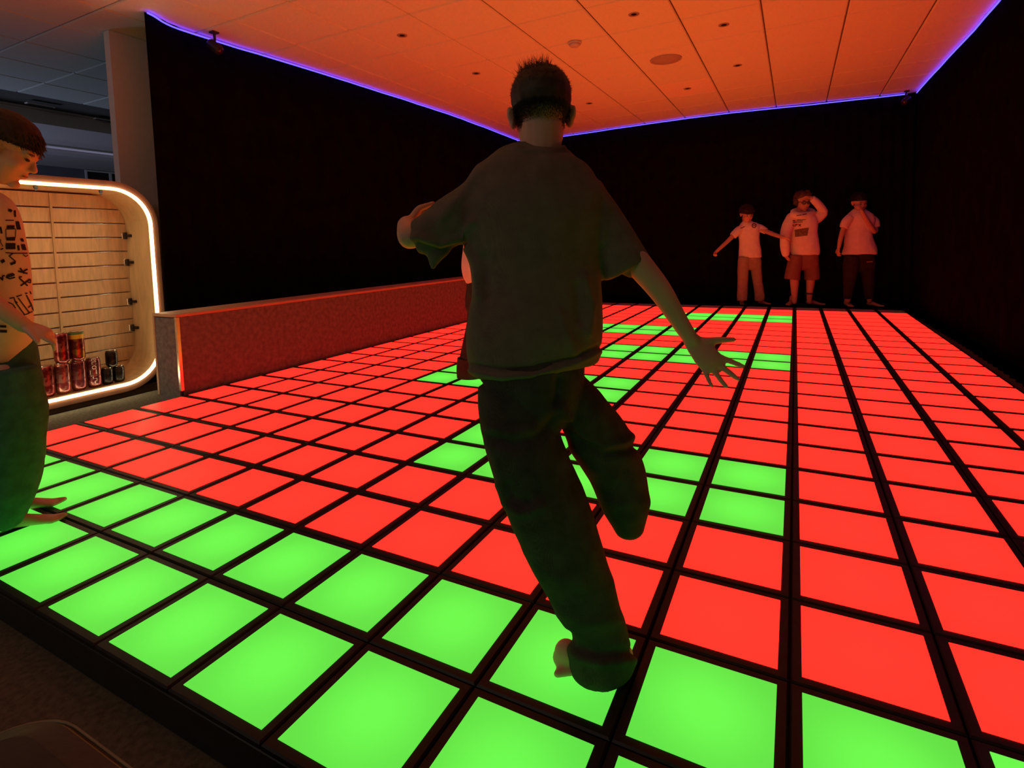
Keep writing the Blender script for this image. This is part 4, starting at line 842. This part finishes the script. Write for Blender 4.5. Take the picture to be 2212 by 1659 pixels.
# ---------- player mostly hidden behind the kicking boy
def hidden_boy():
    B = on(1052, 822, 2, 0.0); s = lambda x, y, o: vp(x, y, B, o)
    Ah = head_frame(-NH, 0.2); hc = s(1072, 412, -0.05); hh = 0.78
    P = head_parts(hc, Ah, hh, s(1070, 462, 0.0), 0.19)
    P.append(ptube(B, [(1070, 462, 26, 0.0), (1066, 490, 44, 0.0), (1062, 560, 40, 0.0), (1058, 625, 42, 0.0)], 0.62))
    for sg in (-1, 1):
        P.append(ptube(B, [(1068 + sg * 36, 478, 14, 0.0), (1068 + sg * 40, 530, 12, -0.1), (1068 + sg * 20, 575, 10, -0.45), (1068 + sg * 10, 590, 8, -0.6)]))
        w = s(1068 + sg * 10, 590, -0.6); P += hand_parts(w, -NH * 0.8 - UP * 0.3, RH * -sg, 0.46, 1)
    P.append(ptube(B, [(1040, 630, 20, 0.0), (1026, 720, 16, 0.0), (1016, 805, 11, 0.0)])); P.append(ptube(B, [(1078, 630, 20, 0.0), (1084, 720, 16, 0.0), (1088, 808, 11, 0.0)]))
    for x in (1020, 1086): P += foot_parts((on(x, 820, 2, 0) + NH * 0.10)[:2] - RH[:2] * -0.02, -NH * 0.4 + RH, 0.55)
    body = skinned('person', P, M_SKIN2, B, voxel=0.0045, smooth=3)
    tag(body, 'player in pale shirt and cuffed jeans mostly hidden behind the kicking boy', 'person')
    S = [ptube(B, [(1070, 452, 20, 0.0), (1069, 468, 46, 0.0), (1067, 490, 60, 0.0), (1064, 540, 63, 0.0), (1062, 575, 65, 0.0), (1064, 600, 60, 0.0), (1064, 612, 57, 0.0)], 0.62, 24, cap='flat')]
    for sg in (-1, 1): S.append(ptube(B, [(1068 + sg * 34, 476, 22, 0.0), (1068 + sg * 42, 510, 19, -0.05), (1068 + sg * 42, 535, 17, -0.12)], 0.9, cap='flat'))
    skinned('t_shirt', S, mat('pink_white_tee', (0.70, 0.60, 0.57), 0.85, 0.06, 20), B, body, 0.006, 6, folds(0.008, 7, 7, 4, 1.5))
    T = [ptube(B, [(1060, 606, 52, 0.0), (1059, 640, 54, 0.0), (1058, 665, 52, 0.0)], 0.64, 24), ptube(B, [(1040, 640, 30, 0.0), (1036, 690, 25, 0.0), (1025, 740, 24, 0.0), (1018, 776, 25, 0.0)], 0.85, cap='flat'), ptube(B, [(1080, 640, 30, 0.0), (1084, 700, 26, 0.0), (1088, 776, 26, 0.0)], 0.85, cap='flat')]
    jm = mat('brown_grey_denim', (0.032, 0.036, 0.034), 0.9, 0.25, 22, bump=0.3)
    skinned('jeans', T, jm, B, body, 0.006, 6, folds(0.010, 6, 6, 4, 3.3))
    for x in (1014, 1088): obj('jeans_cuff', [ptube(B, [(x + 1, 774, 27, 0.0), (x, 796, 28, 0.0), (x, 815, 27, 0.0)], 0.9, 24, cap='flat')], jm, body, origin=B, loc=(0, 0, 0), smooth=False)
    mg = lambda x, y, z: z - (0.08 + 0.12 * max(0, y) - 0.3 * max(0, -y - 0.1))
    df = lambda l, n, rg: (n * 0.6 + np.array([rg.uniform(-.4, .4), 0.3, 0.0]), rg.uniform(0.06, 0.14))
    hair(body, B, hc, Ah, hh, M_HAIRB, mg, 0.09, 400, 1, df, 14, 0.014)
    face(hc, Ah, hh, B, body)
hidden_boy()
